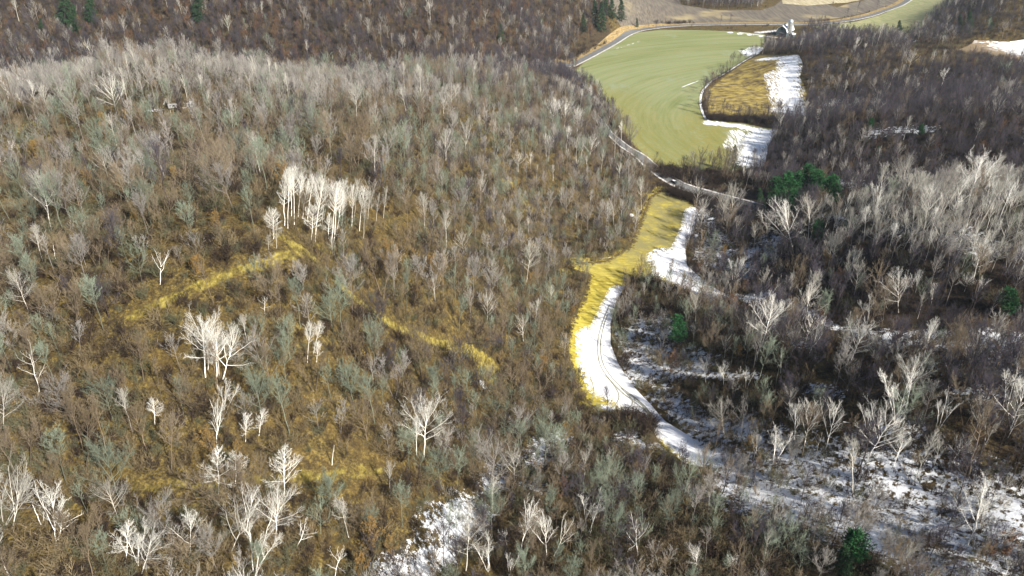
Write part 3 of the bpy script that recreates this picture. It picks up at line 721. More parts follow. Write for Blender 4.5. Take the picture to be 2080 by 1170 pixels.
W_ = 'white'; I_ = 'ivory'
HAND = [
 # tall white grove above the yellow track
 (578,460,572,325,(W_,'aspen'),'tall slender white aspen, leftmost at the back of the big white grove'),
 (585,466,585,323,(W_,'aspen'),'tallest white aspen at the left front of the big white grove'),
 (598,458,600,332,(W_,'aspen'),'white aspen just right of the tallest one in the big grove'),
 (606,441,611,338,(W_,'aspen'),'white aspen in the back row of the big grove, left half'),
 (592,440,592,335,(W_,'aspen'),'white aspen crowded behind the tallest one of the big grove'),
 (614,446,624,345,(W_,'aspen'),'white aspen with a thin bole in the middle of the big grove'),
 (625,445,634,350,(W_,'aspen'),'white aspen near the middle of the big grove, one step further back'),
 (633,490,636,400,(W_,'birch'),'short white birch standing forward of the grove at the head of the yellow track'),
 (640,492,652,352,(W_,'aspen'),'white aspen leaning right at the front of the grove beside the yellow track'),
 (655,458,662,365,(I_,'aspen'),'dull white aspen closing the left part of the grove'),
 (556,489,557,415,(W_,'birch'),'dense white birch standing apart left of the big grove'),
 (549,482,545,430,(I_,'birch'),'small pale birch left of the dense white birch'),
 (562,505,563,450,(I_,'birch'),'small pale birch at the foot of the dense white birch'),
 (546,508,544,468,(I_,'birch'),'low pale birch left of the path junction'),
 (667,487,670,425,(W_,'birch'),'thin white birch between the two halves of the white grove'),
 (673,498,680,366,(W_,'aspen'),'white aspen at the left front of the right half of the grove'),
 (679,490,690,362,(W_,'aspen'),'white aspen second from left in the right half of the grove'),
 (684,480,697,372,(W_,'aspen'),'white aspen leaning a little right in the right half of the grove'),
 (694,460,702,360,(W_,'aspen'),'white aspen behind the gap in the right half of the grove'),
 (714,460,720,362,(W_,'aspen'),'white aspen in the middle of the right half of the grove'),
 (718,450,729,360,(I_,'aspen'),'pale aspen at the back of the right half of the grove'),
 (730,470,737,374,(W_,'aspen'),'white aspen right of the middle in the right half of the grove'),
 (738,485,742,395,(I_,'aspen'),'pale aspen at the right front of the grove'),
 (747,446,752,385,(I_,'birch'),'short pale aspen near the right end of the grove'),
 (764,450,768,380,(I_,'aspen'),'greyish aspen second from the right end of the grove'),
 (779,445,783,366,(I_,'aspen'),'greyish white aspen at the right end of the grove'),
 (675,520,674,480,(I_,'birch'),'low pale birch below the right half of the grove'),
 (690,512,692,485,(I_,'birch'),'smallest pale birch below the right half of the grove'),
 # bright group below
 (418,768,404,655,(W_,'spread'),'brilliant white tree at the left of the bright group below the path fork'),
 (423,755,424,646,(W_,'aspen'),'brilliant white tree, tallest of the bright group below the path fork'),
 (441,769,447,665,(W_,'spread'),'brilliant white tree in the middle of the bright group below the path fork'),
 (445,766,438,690,(W_,'aspen'),'slim white tree behind the middle one of the bright group'),
 (452,771,483,671,(W_,'spread'),'white tree leaning far to the right in the bright group below the path fork'),
 (625,740,628,651,(W_,'aspen'),'left stem of the three white birches standing alone right of the bright group'),
 (637,722,650,649,(W_,'aspen'),'right leaning one of the three white birches right of the bright group'),
 (644,741,650,686,(W_,'birch'),'shortest of the three white birches right of the bright group'),
 (455,842,464,768,(W_,'vase'),'white forked tree directly below the bright white group'),
 (315,862,313,796,(W_,'birch'),'small bushy white birch on the left slope above the brown spreading tree'),
 (441,905,436,826,(W_,'vase'),'white forked tree with a long limb reaching right, below the bright group'),
 (444,1006,442,893,(W_,'birch'),'white birch at the edge of the lower track, leftmost of three'),
 (479,982,480,902,(W_,'birch'),'slim white birch by the lower track, middle of three'),
 (578,1006,581,890,(W_,'birch'),'white birch with wide level branches by the lower track, rightmost of three'),
 (499,900,497,835,(W_,'birch'),'left one of two thin white birches above the lower track'),
 (527,890,529,825,(W_,'birch'),'right one of two thin white birches above the lower track'),
 (326,581,326,520,(W_,'snag'),'bare white dead tree with crooked arms left of the yellow path'),
 (539,643,536,597,(W_,'snag'),'tiny white dead tree right of the path fork'),
 (113,527,104,487,(W_,'pole'),'short white dead stub on the upper left slope'),
 (862,930,858,818,(W_,'spread'),'broad round headed white tree right of centre foreground'),
 (846,926,846,835,(W_,'aspen'),'slim white tree tucked left behind the broad round headed one'),
 (1069,575,1078,500,(I_,'spread'),'large pale tree alone in the middle of the woods left of the valley'),
 (1000,570,998,530,(I_,'spread'),'small pale bushy tree left of the large pale tree'),
 # bottom left
 (17,1078,40,934,(I_,'vase'),'pale many stemmed tree at the left edge, leftmost stem clump'),
 (26,1074,62,950,(I_,'vase'),'pale tree leaning right beside the left edge clump'),
 (84,1067,62,1012,(W_,'pole'),'thin white leaning snag near the lower left corner'),
 (90,1062,90,1024,(W_,'pole'),'short upright white stub next to the leaning snag'),
 (116,1112,100,1002,(W_,'vase'),'white forked dead tree with upright arms at lower left'),
 (120,1100,140,1010,(W_,'snag'),'white stem with a bent arm beside the forked dead tree'),
 (243,1067,222,985,(I_,'spread'),'small pale tree with crooked bole at lower left'),
 (246,1020,205,900,'sage','green grey tree with a bright leaning bole above the lower left snags'),
 (256,1146,263,1043,(W_,'birch'),'thin white birch left of the wide white tree at the bottom edge'),
 (285,1150,278,1062,(W_,'vase'),'white stem rising behind the wide white tree at the bottom edge'),
 (288,1168,318,1085,(W_,'spread'),'wide spreading white tree at the bottom edge, lower left'),
 (386,1132,395,1040,(W_,'vase'),'white forked tree on a single bole at the bottom left of centre'),
 (470,1120,510,1010,(I_,'vase'),'pale tall tree left of the fan shaped white tree at the bottom'),
 (513,1170,540,1045,(W_,'vase'),'fan shaped white tree at the bottom edge'),
 (500,1080,512,1000,(W_,'vase'),'white tree behind the fan shaped one at the bottom edge'),
 (561,1101,560,998,(W_,'spread'),'white round headed tree on a tall dark bole near the bottom edge'),
 (604,1110,640,1048,(W_,'snag'),'white tree bent over to the right near the bottom edge'),
 (680,1170,690,1110,(W_,'snag'),'small white snag at the bottom edge left of the snow'),
 (670,1062,672,960,'sage','green grey tree on a slim pale bole above the bottom edge'),
 (674,945,677,890,(I_,'pole'),'straight pale branchless pole right of the lower track'),
 (124,578,120,560,(I_,'pole'),'broken pale stump on the left slope'),
 # left edge
 (20,311,27,280,(W_,'vase'),'white crooked dead tree at the left edge of the upper slope'),
 (39,311,42,284,(W_,'snag'),'small white dead tree next to the crooked one at the left edge'),
 (3,345,2,305,(W_,'snag'),'white dead tree cut by the left edge of the upper slope'),
 (22,215,3,158,(W_,'snag'),'leaning white tree at the left end of the ridge'),
 (43,212,46,160,(W_,'snag'),'upright white dead tree at the left end of the ridge'),
 (70,210,64,165,(W_,'vase'),'white forked tree third from the left end of the ridge'),
 (10,880,2,780,(I_,'spread'),'pale bushy tree cut by the left edge halfway down'),
 (60,640,30,560,(I_,'spread'),'pale spreading tree at the left edge above the brown spreading tree'),
 (80,800,75,690,(I_,'snag'),'pale dead bole with stub limbs on the left slope'),
 (178,961,171,815,'brown','huge brown spreading tree on the left slope above the lower track'),
 (349,961,345,840,'brown','brown many stemmed tree with V shaped trunks above the lower track'),
 (932,675,940,600,'sage','round green grey tree above the end of the yellow track'),
 (1021,540,1040,460,'dark','dark leaning tree with a flat spreading crown left of the valley'),
 # centre bottom
 (1059,1115,1072,1035,(W_,'vase'),'white forked tree in the bottom centre, leftmost of its row'),
 (946,1160,955,1060,(I_,'spread'),'frosted pale tree over the snow patch at the bottom'),
 (994,1163,985,1090,(W_,'vase'),'white bushy tree right of the snow patch at the bottom edge'),
 (1035,1172,1045,1120,(W_,'vase'),'low white tree at the bottom edge right of the snow patch'),
 (1030,1110,1020,1075,(W_,'snag'),'small crooked white snag at the bottom centre'),
 (1110,1132,1108,1055,(W_,'vase'),'white upright tree in the bottom centre, middle of its row'),
 (1125,1130,1150,1070,(W_,'snag'),'white tree with a limb bending right in the bottom centre'),
 (1196,1091,1215,1000,(W_,'vase'),'large white many branched tree in the bottom centre'),
 (1180,1060,1165,1010,(I_,'vase'),'pale tree behind the large white many branched one'),
 (1295,1129,1282,1050,(W_,'snag'),'thin white crooked tree at bottom right of centre'),
 (1186,1002,1190,905,(I_,'aspen'),'straight pale slender tree on the spur above the bottom centre'),
 (1060,1110,1120,1050,(I_,'vase'),'pale leaning tree between the white ones in the bottom centre'),
 (792,1009,790,930,(I_,'aspen'),'thin pale tree right of the lower track'),
 (816,1071,822,980,'sage','green grey tree with a narrow crown above the bottom edge'),
 # right slope
 (1760,657,1762,597,(W_,'vase'),'white forked tree at the foot of the right slope, leftmost of two'),
 (1825,636,1822,562,(W_,'spread'),'white spreading tree at the foot of the right slope, right one of two'),
 (1802,630,1790,592,(I_,'snag'),'pale bent tree between the two white trees at the foot of the right slope'),
 (1725,557,1740,510,(W_,'spread'),'white spreading tree in the middle of the right slope'),
 (1700,560,1708,520,(I_,'vase'),'thin pale tree left of the white spreading tree on the right slope'),
 (1710,512,1705,492,(I_,'snag'),'tiny pale forked tree above the middle of the right slope'),
 (1655,590,1670,545,(I_,'vase'),'pale forked tree on the left half of the right slope'),
 (1547,588,1545,555,(W_,'snag'),'small white forked snag at the left foot of the right slope'),
 (1612,515,1592,415,(W_,'spread'),'tall white tree with crooked limbs in front of the green pines'),
 (1640,500,1648,412,(I_,'spread'),'pale bushy tree right of the crooked white one before the pines'),
 (1551,455,1545,420,(W_,'snag'),'small white snag left of the pines below the road'),
 (1445,415,1450,385,(I_,'vase'),'pale thin tree at the roadside near the pines'),
 (1859,595,1872,548,(W_,'vase'),'white forked tree right of centre on the right slope'),
 (1850,585,1860,553,(W_,'vase'),'small white forked tree beside the larger forked one on the right slope'),
 (1814,575,1818,545,(W_,'spread'),'small white round tree on the right slope'),
 (1890,622,1902,576,(W_,'vase'),'white leaning tree low on the right slope'),
 (1958,595,1970,560,(W_,'spread'),'white tree with a wide flat crown on the right slope'),
 (1985,600,2005,560,(W_,'vase'),'white tree right of the flat crowned one on the right slope'),
 (2010,640,2030,590,(I_,'vase'),'pale tree left of the green pine at the right edge'),
 (1688,510,1685,480,(I_,'vase'),'small pale tree left end of the ridge row'),
 (1612,896,1622,818,(W_,'vase'),'white narrow fan shaped tree at the ravine, leftmost of the tall row'),
 (1633,907,1650,828,(W_,'vase'),'white forked tree second in the tall row above the ravine'),
 (1677,913,1700,828,(W_,'vase'),'white tree leaning right, third in the tall row above the ravine'),
 (1658,925,1665,880,(I_,'snag'),'small pale tree under the tall row above the ravine'),
 (1571,946,1590,868,(W_,'vase'),'white bushy tree at the left head of the snowy ravine'),
 (1763,872,1765,812,(W_,'vase'),'white V shaped tree on the brown bank above the ravine'),
 (1760,937,1812,838,(W_,'spread'),'large white tree leaning strongly right above the ravine'),
 (1903,872,1928,795,(W_,'vase'),'white tall forked tree on the brown bank at right'),
 (1734,1010,1722,885,(I_,'aspen'),'pale thin tree standing in the snow of the ravine'),
 (1896,948,1915,888,(I_,'vase'),'pale forked tree at the right head of the ravine'),
 (1934,941,1962,893,(W_,'spread'),'white spreading tree at the right of the ravine'),
 (1821,858,1824,745,(W_,'vase'),'very tall white forked tree on the right bank'),
 (1840,830,1860,735,(W_,'spread'),'broad white tree behind the very tall forked one'),
 (1472,890,1458,820,(I_,'spread'),'pale bushy tree left of the ravine beside the snow strip'),
 (1530,934,1545,882,(I_,'vase'),'thin pale tree in the snow left of the ravine'),
 (1434,780,1425,735,(W_,'spread'),'white tangled tree above the narrow snowy trail, left one'),
 (1470,785,1468,740,(W_,'spread'),'white tangled tree above the narrow snowy trail, right one'),
 (1515,790,1522,745,(W_,'vase'),'white tree right of the tangled pair by the narrow snowy trail'),
 (1345,712,1352,672,(I_,'spread'),'pale round tree left of the small green pine'),
 (1408,700,1412,660,(I_,'vase'),'pale forked tree right of the small green pine'),
 (1585,760,1588,700,(I_,'pole'),'pale broken pole on the brown spur at right'),
 (1418,1165,1412,1120,(W_,'spread'),'small white tree at the bottom edge right of centre'),
 (1490,1168,1488,1135,(W_,'spread'),'smaller white tree at the bottom edge left of the green pine'),
 (2040,1010,2050,965,(I_,'vase'),'pale tree at the right edge above the ravine'),
 # valley edge silhouettes
 (1308,632,1245,598,'dark','dark crooked tree leaning left over the meadow bend'),
 (1286,575,1290,540,'dark','small dark tree at the tip of the wooded island in the meadow'),
 (1170,835,1185,735,'dark','dark bare tree leaning right at the lower meadow edge'),
 (1235,860,1235,785,'dark','dark bare tree in front of the wheel tracks on the snow'),
 (1160,560,1180,505,'sage','green grey tree at the inner corner of the meadow'),
 (1330,330,1335,308,'dark','dark bush like tree at the lower corner of the hay field'),
 (1398,348,1392,316,'dark','dark tree on the lower edge of the hay field, leftmost of the hedge'),
 (1425,348,1430,316,'dark','dark tree on the lower edge of the hay field, middle of the hedge'),
 (1447,350,1452,316,'brown','brown tree on the lower edge of the hay field, right of the hedge'),
 # ridge at left hillside edge
 (1120,262,1125,205,(W_,'spread'),'white crowned tree high on the left hill above the field, first of the row'),
 (1145,268,1150,210,(W_,'spread'),'white crowned tree high on the left hill above the field, second of the row'),
 (1172,270,1175,222,(W_,'spread'),'white crowned tree high on the left hill above the field, third of the row'),
 (1205,225,1192,178,(W_,'spread'),'bright white crowned tree on the skyline against the hay field'),
 (1210,250,1210,200,(I_,'spread'),'pale crowned tree just below the bright skyline tree'),
 (1262,285,1262,236,(W_,'aspen'),'bright white tree on the hill edge nearest the road'),
 (1248,322,1255,262,(I_,'aspen'),'pale slender tree below the bright one on the hill edge'),
 (1150,310,1155,255,(W_,'aspen'),'white slender tree in the dark wood near the hill edge'),
]
rg_ = random.Random(5)
ORD = 'first second third fourth fifth sixth seventh eighth ninth tenth eleventh twelfth thirteenth fourteenth fifteenth sixteenth seventeenth eighteenth nineteenth twentieth'.split()
ROW = []
for k in range(40):
    q = (k // 2) / 19; back = k % 2
    ub = 1692 + 380 * q + rg_.uniform(-8, 8); vb = 478 + 75 * q + (-24 if back else 10) + rg_.uniform(-9, 9)
    ROW.append((ub, vb, ub + 12 + 14 * q + rg_.uniform(-4, 10), vb - rg_.uniform(56, 82), ((W_, I_)[k % 3 > 0], ('aspen', 'vase', 'spread')[(k * 7) % 3]), f"pale tree, {ORD[k // 2]} from the left in the {'back' if back else 'front'} rank of the ridge row at right"))
for k in range(20):
    q = k / 19; ub = 70 + 440 * q; vb = 182 - 26 * math.sin(q * 3.14) + rg_.uniform(-4, 12)
    ROW.append((ub, vb, ub + rg_.uniform(-6, 2), vb - rg_.uniform(36, 50), (I_, ('aspen', 'spread')[k % 2]), f"{('slim', 'bushy')[k % 2]} pale tree, {ORD[k]} from the left along the upper left ridge crest"))
HAND += ROW
for h in HAND:
    k = h[4]
    if isinstance(k, str): place(*h[:5], h[5], 'bare_tree')
    else: place(*h[:5], h[5], 'white_barked_tree', group='pale trees in the ridge row at right' if 'ridge row' in h[5] else 'pale trees along the upper left ridge crest' if 'ridge crest' in h[5] else None)

CONIF = [
 (132,52,130,-34,'spruce','tall dark spruce, left one of a pair on the far hillside'), (150,68,148,8,'spruce','dark spruce standing right in front of the tall far hillside spruce'),
 (184,46,182,-22,'spruce','dark spruce third from the left on the far hillside'), (83,62,82,38,'spruce','small blurred dark spruce far left on the far hillside'),
 (403,46,403,-26,'spruce','single dark spruce at the top edge of the far hillside'), (1017,86,1017,50,'spruce','isolated dark spruce near the right part of the far hillside'),
 (1186,66,1185,28,'spruce','lowest spruce of the clump above the road bend'), (1222,66,1222,2,'spruce','tallest spruce in front of the clump above the road bend'),
 (1210,52,1208,0,'spruce','spruce on the left of the clump above the road bend'), (1244,40,1242,-6,'spruce','spruce in the middle of the clump above the road bend'), (1262,44,1262,-6,'spruce','rightmost spruce of the clump above the road bend'),
 (1232,30,1230,-8,'spruce','spruce at the back of the clump above the road bend'), (1294,56,1294,38,'spruce','small dark evergreen alone beside the road bend'),
 (1492,350,1493,296,'spruce','slender dark spruce standing in the snow at the field corner'),
 (1827,84,1827,42,'spruce','dark spruce between the far meadow and the snowy gully'),
 (1950,66,1950,30,'spruce','left one of two dark spruces in the far right wood'), (1970,68,1970,22,'spruce','tall right one of two dark spruces in the far right wood'), (2012,62,2012,34,'spruce','small dark spruce in the far right wood'), (1926,20,1926,-5,'spruce','dark spruce at the top edge of the far right wood'),
 (1578,425,1578,372,'pine','bright green pine at the left front of the pine grove by the road'), (1600,420,1600,362,'pine','bright green pine second from left in the pine grove'), (1622,408,1622,362,'pine','green pine in the middle of the pine grove'),
 (1643,400,1643,345,'pine','tallest bright green pine at the top of the pine grove'), (1662,405,1662,358,'pine','green pine behind the tallest one of the pine grove'), (1690,425,1690,368,'pine','green pine at the right end of the pine grove'), (1545,432,1544,392,'spruce','dark evergreen at the left foot of the pine grove'),
 (1562,440,1562,402,'spruce','dark low evergreen in the shade of the pine grove'), (1610,440,1612,398,'pine','green pine at the near side of the pine grove'),
 (1663,498,1663,452,'pine','faint green pine among bare trees below the pine grove'), (1728,480,1728,444,'pine','small green pine right below the snowy lane'), (1716,486,1716,456,'spruce','dark small evergreen left of the small green pine'),
 (1377,706,1377,648,'pine','single green pine inside the wooded island of the meadow'), (2048,650,2052,590,'pine','green pine on the slope at the right edge'),
 (1736,1158,1740,1085,'pine','bushy green pine at the bottom edge by the ravine'), (1715,1175,1716,1105,'spruce','dark evergreen left behind the bushy green pine at the bottom'),
 (1770,265,1770,245,'pine','small green pine in the dark right forest, left one'), (1872,280,1872,258,'pine','small green pine in the dark right forest, right one'), (1785,320,1785,296,'spruce','small dark evergreen low in the dark right forest'),
]
for h in CONIF: place(h[0], h[1], h[2], h[3] - (12 if 1540 < h[0] < 1700 and 360 < h[1] < 450 else 6 if h[4] == 'pine' else 3), h[4], h[5], 'pine_tree' if h[4] == 'pine' else 'spruce_tree')

OAKS = [(66,325,66,280,'gold'), (173,388,172,342,'gold'), (770,185,770,160,'gold'), (488,740,484,705,'gold'), (512,770,512,748,'gold'), (702,752,702,728,'gold'), (660,775,658,752,'gold'), (735,1172,735,1125,'gold'),
        (395,560,396,515,'gold'), (1500,735,1502,700,'gold'), (1680,735,1682,700,'gold'), (1720,508,1722,480,'rust'), (1610,600,1612,570,'gold'), (480,930,480,895,'gold'), (440,722,438,700,'gold'), (1300,980,1302,940,'rust'),
        (1045,415,1046,380,'gold'), (210,55,212,30,'rust'), (420,80,420,55,'rust'), (465,95,466,75,'rust'), (90,105,92,80,'rust'), (170,108,170,85,'gold'), (700,60,702,40,'rust'), (1010,40,1012,18,'rust'), (520,72,522,45,'rust'), (1420,560,1420,535,'rust')]
OL = {0: 'golden leaved oak on the upper left slope near the white dead trees', 1: 'bright yellow leaved tree standing alone on the upper left slope', 2: 'orange leaved oak high on the left ridge', 3: 'tan leaved oak at the foot of the bright white group',
      4: 'round tan leaved oak right of the bright white group', 5: 'small orange leaved oak right of the three white birches', 6: 'low yellow oak below the three white birches', 7: 'golden oak at the bottom edge left of the snow patch', 8: 'golden leaved oak right of the crooked white dead tree',
      9: 'tan oak on the brown spur above the narrow snowy trail', 10: 'golden oak on the right spur below the snowy trail', 11: 'russet oak just below the ridge row at right', 12: 'golden brown oak at the left foot of the right slope', 13: 'golden oak by the lower track beside the slim white birch',
      14: 'small tan oak left of the bright white group base', 15: 'russet oak on the spur left of the meadow tip', 16: 'golden oak on the yellow patch high on the left hill', 17: 'russet oak right of the far spruces', 18: 'russet oak below the single far spruce', 19: 'wide russet oak on the far hillside near the ridge',
      20: 'russet oak far left above the ridge', 21: 'yellowish oak left above the ridge trees', 22: 'russet oak in the middle of the far hillside', 23: 'russet oak near the isolated far spruce', 24: 'russet oak halfway up the far hillside', 25: 'russet tree on the dark bank beside the meadow snow'}
for k, (u, v, ut, vt, key) in enumerate(OAKS): place(u, v, ut, vt, key, OL[k], 'oak_tree')

# ------------------------------------------------------------------ the woods
POLYS = [HAY, PASTURE, PLOUGH, PALE, MEAD2, SNOWF, STRIP]
def scatter(step, jit, seed):
    rng = np.random.default_rng(seed)
    xs = np.arange(-760, 860, step); ys = np.arange(45, 1250, step)
    X, Y = np.meshgrid(xs, ys); X = X + (np.arange(len(ys)) % 2)[:, None] * step / 2
    P = np.stack([X, Y], -1).reshape(-1, 2) + rng.uniform(-jit, jit, (X.size, 2)) * step
    if seed == 21:          # tree belt on the bank above the hidden stretch of road
        l = smooth_line(np.array([[57, 715], [60, 650], [66, 592], [72, 545], [80, 512], [88, 480]]), 3.2)
        for o_ in (-7.5, -10.5, -14, -18): P = np.vstack([P, l + np.array([o_, -3.0]) + rng.normal(0, .8, l.shape)])
    z = H(P[:, 0], P[:, 1]); P = np.c_[P, z]
    u, v, dep = proj(P)
    keep = (abs(P[:, 0]) < .72 * dep + 45) & (v > -330)
    P = P[keep]
    for poly in POLYS: P = P[~inside(P[:, :2], poly)]
    P = P[seg_dist(P[:, :2], ROAD) > 6.3]
    P = P[~((abs(P[:, 0] - W_BARN[0]) < 34) & (abs(P[:, 1] - W_BARN[1]) < 34))]
    return P, rng
W_BARN = march(1586, 74)
P, rng = scatter(4.6, .48, 21)
u, v, dep = proj(P + np.array([0, 0, 0]))
N = len(P)
rnd = rng.random(N)
x, y, z = P.T
dens = np.full(N, .93)
farl = (y > 560) & (x < 160) & (y < 1250)
left = (x < 75) & (y < 470) & ~farl
open_l = left & (v > 230)
dens[open_l] = np.clip(.15 + 1.25 * vnoise(x[open_l], y[open_l], 13, 5), .2, .95)
dens[open_l & (v < 500) & (u < 950)] *= .58
dens[open_l & (u > 880) & (v < 560)] = .85
dens[(v > 780) & (u > 850) & (u < 1350)] = .8
right = (x > 90) & (v > 400)
dens[right] = .8
for l in TRAIL_L[:3]: dens[seg_dist(P[:, :2], l) < 4.5] = 0.02
dens[seg_dist(P[:, :2], TRAIL_L[3]) < 3.5] = .3
for l in TRAIL_R: dens[seg_dist(P[:, :2], l) < 3] = 0.04
snow_m = field_mask(P[:, :2], SNOW)
dens = np.where(snow_m > .62, dens * .25, dens)
flatfar = (y > 880) & (x > 80) & ((z < 9) | (x > 330))
dens[(seg_dist(P[:, :2], ROAD) < 19) & (y < 520)] = .05          # valley floor far away: open but for the woods named below
wood = inside(P[:, :2], W("1385 20;1370 -10;1360 -60;1700 -60;1575 -18;1572 12;1545 20;1460 20")) | inside(P[:, :2], W("1600 82;1640 75;1700 64;1780 68;1850 110;1700 115;1600 112"))
woodr = inside(P[:, :2], W("1850 92;1835 70;1860 45;1930 15;1965 -15;2300 -60;2300 100;2080 84;1980 82;1900 96"))
shelter = inside(P[:, :2], W("1560 80;1600 64;1660 60;1720 70;1850 105;1900 130;1700 150;1620 115;1556 105"))
dens = np.where(flatfar & ~(wood | woodr | shelter), 0.0, dens)
gully = (x > 350) & (y > 700) & (y < 900) & ~woodr & ~shelter & (u > 1700) & (v < 118) & (v > 50)
dens = np.where(gully, .12, dens)
dens = np.where((u > 1850) & (v < 138) & (y < 838) & (y > 590), 0, dens)
near_road_valley = (seg_dist(P[:, :2], ROAD) < 24) & (y > 760) & (x > -10)
dens = np.where(near_road_valley & (x > 60), 0.03, dens)
dens = np.where((u > 1545) & (u < 1620) & (v < 99), 0, dens)
lowrim = (v > 835) & (v < 1010) & (u > 1215) & (u < 1430)
dens = np.where(lowrim, dens * .6, dens)
lines_seen = [TRAIL_L[0], TRAIL_L[1], TRAIL_L[2], TRAIL_R[0], TRAIL_R[1], ROAD[(ROAD[:, 1] < 520)], W("1232 845;1280 850;1330 870;1370 895;1425 940"), W("1150 700;1160 760;1195 820")]
tu, tv, _ = proj(P + np.array([0, 0, 9.5]))
for l in lines_seen:
    lu, lv, _ = proj(np.c_[l, H(l[:, 0], l[:, 1])])
    dpx = seg_dist(np.stack([tu, tv], -1), np.stack([lu, lv], -1))
    dens = np.where((dpx < 15) | (seg_dist(np.stack([u, v], -1), np.stack([lu, lv], -1)) < 8), dens * .22, dens)
for px, py in EVER: dens = np.where((np.hypot(x - px, y - py) < 4.5) | ((abs(x - px * y / py) < 3.5) & (y < py) & (y > py - 17)), dens * .06, dens)
for px, py in PLACED:
    if py < 330: dens = np.where(np.hypot(x - px, y - py) < 2.6, 0, dens)
keep = rng.random(N) < dens
P, u, v, dep, rnd, farl, left, right = P[keep], u[keep], v[keep], dep[keep], rnd[keep], farl[keep], left[keep], right[keep]
N = len(P); x, y, z = P.T
patch = vnoise(x, y, 18, 8); patch2 = vnoise(x, y, 40, 9)
KINDS = ['grey', 'sage', 'brown', 'dark', 'ivory', 'gold', 'rust', 'white']
def pick(ws):
    c = np.cumsum(np.array(ws, float)); c /= c[-1]; return c
def choose(mask, ws):
    sp[mask] = np.searchsorted(pick(ws), np.clip(rnd[mask] * .999, 0, 1))
sp = np.zeros(N, int)
#            grey sage brown dark ivory gold rust white
mix_ = rng.random(N) * .7 + patch * .3
rnd = rng.random(N)
choose(np.ones(N, bool), [20, 12, 45, 18, 5, 0, 0, 0])
ridge = left & (v < 235)
choose(left, [19, 25, 40, 9, 1.5, 4, 0, .4])
choose(left & (patch2 > .62), [25, 38, 24, 4, 4, 2, 0, 1])
choose(left & (v > 640), [16, 27, 42, 6, 3, 3, 0, 1])
choose(ridge, [70, 8, 10, 3, 7, 1, 0, .5])
choose(left & (u > 880) & (v < 560) & (v > 235), [34, 20, 25, 14, 5, 1, 0, 1])
choose(farl, [11, 1, 4, 66, 1.5, 0, 17, 0])  # mostly the darkened trees, whose colour stands in for hillside shade
farr = (y > 345) & (x > 150)
choose(farr, [5, .5, 4, 87, 1.5, 0, 2, .3])  # right forest likewise: shade comes from the dark tree colour
choose((v > 760) & (u > 830) & (u < 1560), [17, 26, 27, 26, 3, 1, 1, .5])
choose(right & ~farr, [14, 4, 15, 55, 9, 1, 2, 2])
choose(farr & (patch2 > .55), [14, 1, 6, 75, 3, 0, 2, .5])
rr = right & ~farr & (u > 1640) & (v < 520 + (u - 1640) * .15)
choose(rr, [28, 2, 12, 4, 48, 1, 1, 4])
hs = rng.lognormal(-.03, .24, N)
hs = np.clip(hs, .5, 1.5)
hs[farl | farr] *= .85
hs[left & (v < 560)] *= .84
hs[left & (v < 240)] *= .9
hs[left & (v > 480)] *= .86
hs *= .88
he = (u > 1080) & (u < 1330) & (v > 125) & (v < 335) & (x < 110)
hs[he] = np.clip(rng.normal(.92, .1, he.sum()), .7, 1.1)
hs[(v > 790) & (v < 960) & (u > 1180) & (u < 1430)] *= .6
hs[left & (u > 880)] *= .92
hs[(dep < 190)] *= .82
rot = rng.random(N) * 6.283
size = hs * 17 / dep

# region words for labels
LM = [(100,60,'on the far hillside behind the left ridge, upper left'), (500,50,'on the far hillside behind the left ridge'), (900,60,'on the right part of the far hillside above the road'), (150,170,'on the left end of the ridge'), (450,150,'on the ridge below the far hillside'), (800,160,'on the right half of the ridge'),
      (1080,180,'on the hill shoulder beside the hay field'), (80,330,'on the upper left slope'), (350,330,'on the slope below the ridge clearing'), (750,290,'on the slope above the white grove'), (1020,330,'on the steep slope left of the hay field'), (1200,380,'on the hillside above the valley road'),
      (200,480,'on the left slope beside the golden ground'), (450,480,'left of the white grove'), (850,430,'right of the white grove'), (1150,480,'at the hill foot beside the valley meadow'), (100,680,'at the left side between the slopes'), (400,620,'around the yellow path left of the fork'),
      (650,640,'below the yellow track'), (880,620,'above the yellow track'), (1080,650,'beside the yellow part of the meadow'), (550,780,'right of the bright white group'), (250,820,'around the huge brown spreading tree'), (800,800,'on the slope below the end of the yellow track'), (1050,820,'in the hollow left of the snow strip'),
      (100,1050,'in the lower left corner'), (350,1080,'below the lower track'), (650,1060,'along the bottom edge left of the snow'), (920,980,'beside the snowy draw'), (1180,920,'on the spur below the meadow'), (1200,1120,'along the bottom edge in the centre'), (1450,1100,'on the spur left of the ravine'),
      (1330,690,'on the wooded island right of the snow strip'), (1480,520,'on the snowy bank below the road'), (1480,700,'on the low spur below the snowy trail'), (1650,540,'on the left half of the right slope'), (1850,540,'on the right slope below its ridge'), (1850,450,'on the ridge of pale trees at right'), (1700,300,'in the dark right forest'), (1850,170,'in the dark forest behind the field'), (2000,40,'in the far right wood'),
      (1480,10,'in the far wood beyond the ploughed field'), (1620,80,'in the wood beside the barn'), (1600,820,'on the bank above the ravine'), (1850,780,'on the right bank among pale trees'), (2030,650,'at the right edge of the slope'), (1650,1000,'in the snowy ravine'), (1950,1050,'in the lower right snow'), (1450,850,'beside the lower snow strip')]
LMP = np.array([(a, b) for a, b, _ in LM])
def where(uu, vv): return LM[int(np.argmin(((LMP - (uu, vv)) ** 2 * (1, 1.6)).sum(1)))][2]
LOOK = {'grey': 'grey leafless tree', 'sage': 'green grey leafless tree', 'brown': 'brown leafless tree', 'dark': 'dark leafless tree', 'ivory': 'pale barked leafless tree', 'white': 'white barked leafless tree', 'gold': 'golden leaved oak', 'rust': 'russet leaved oak'}
inframe = (u > -20) & (u < 2100) & (v > 0) & (v < 1230)
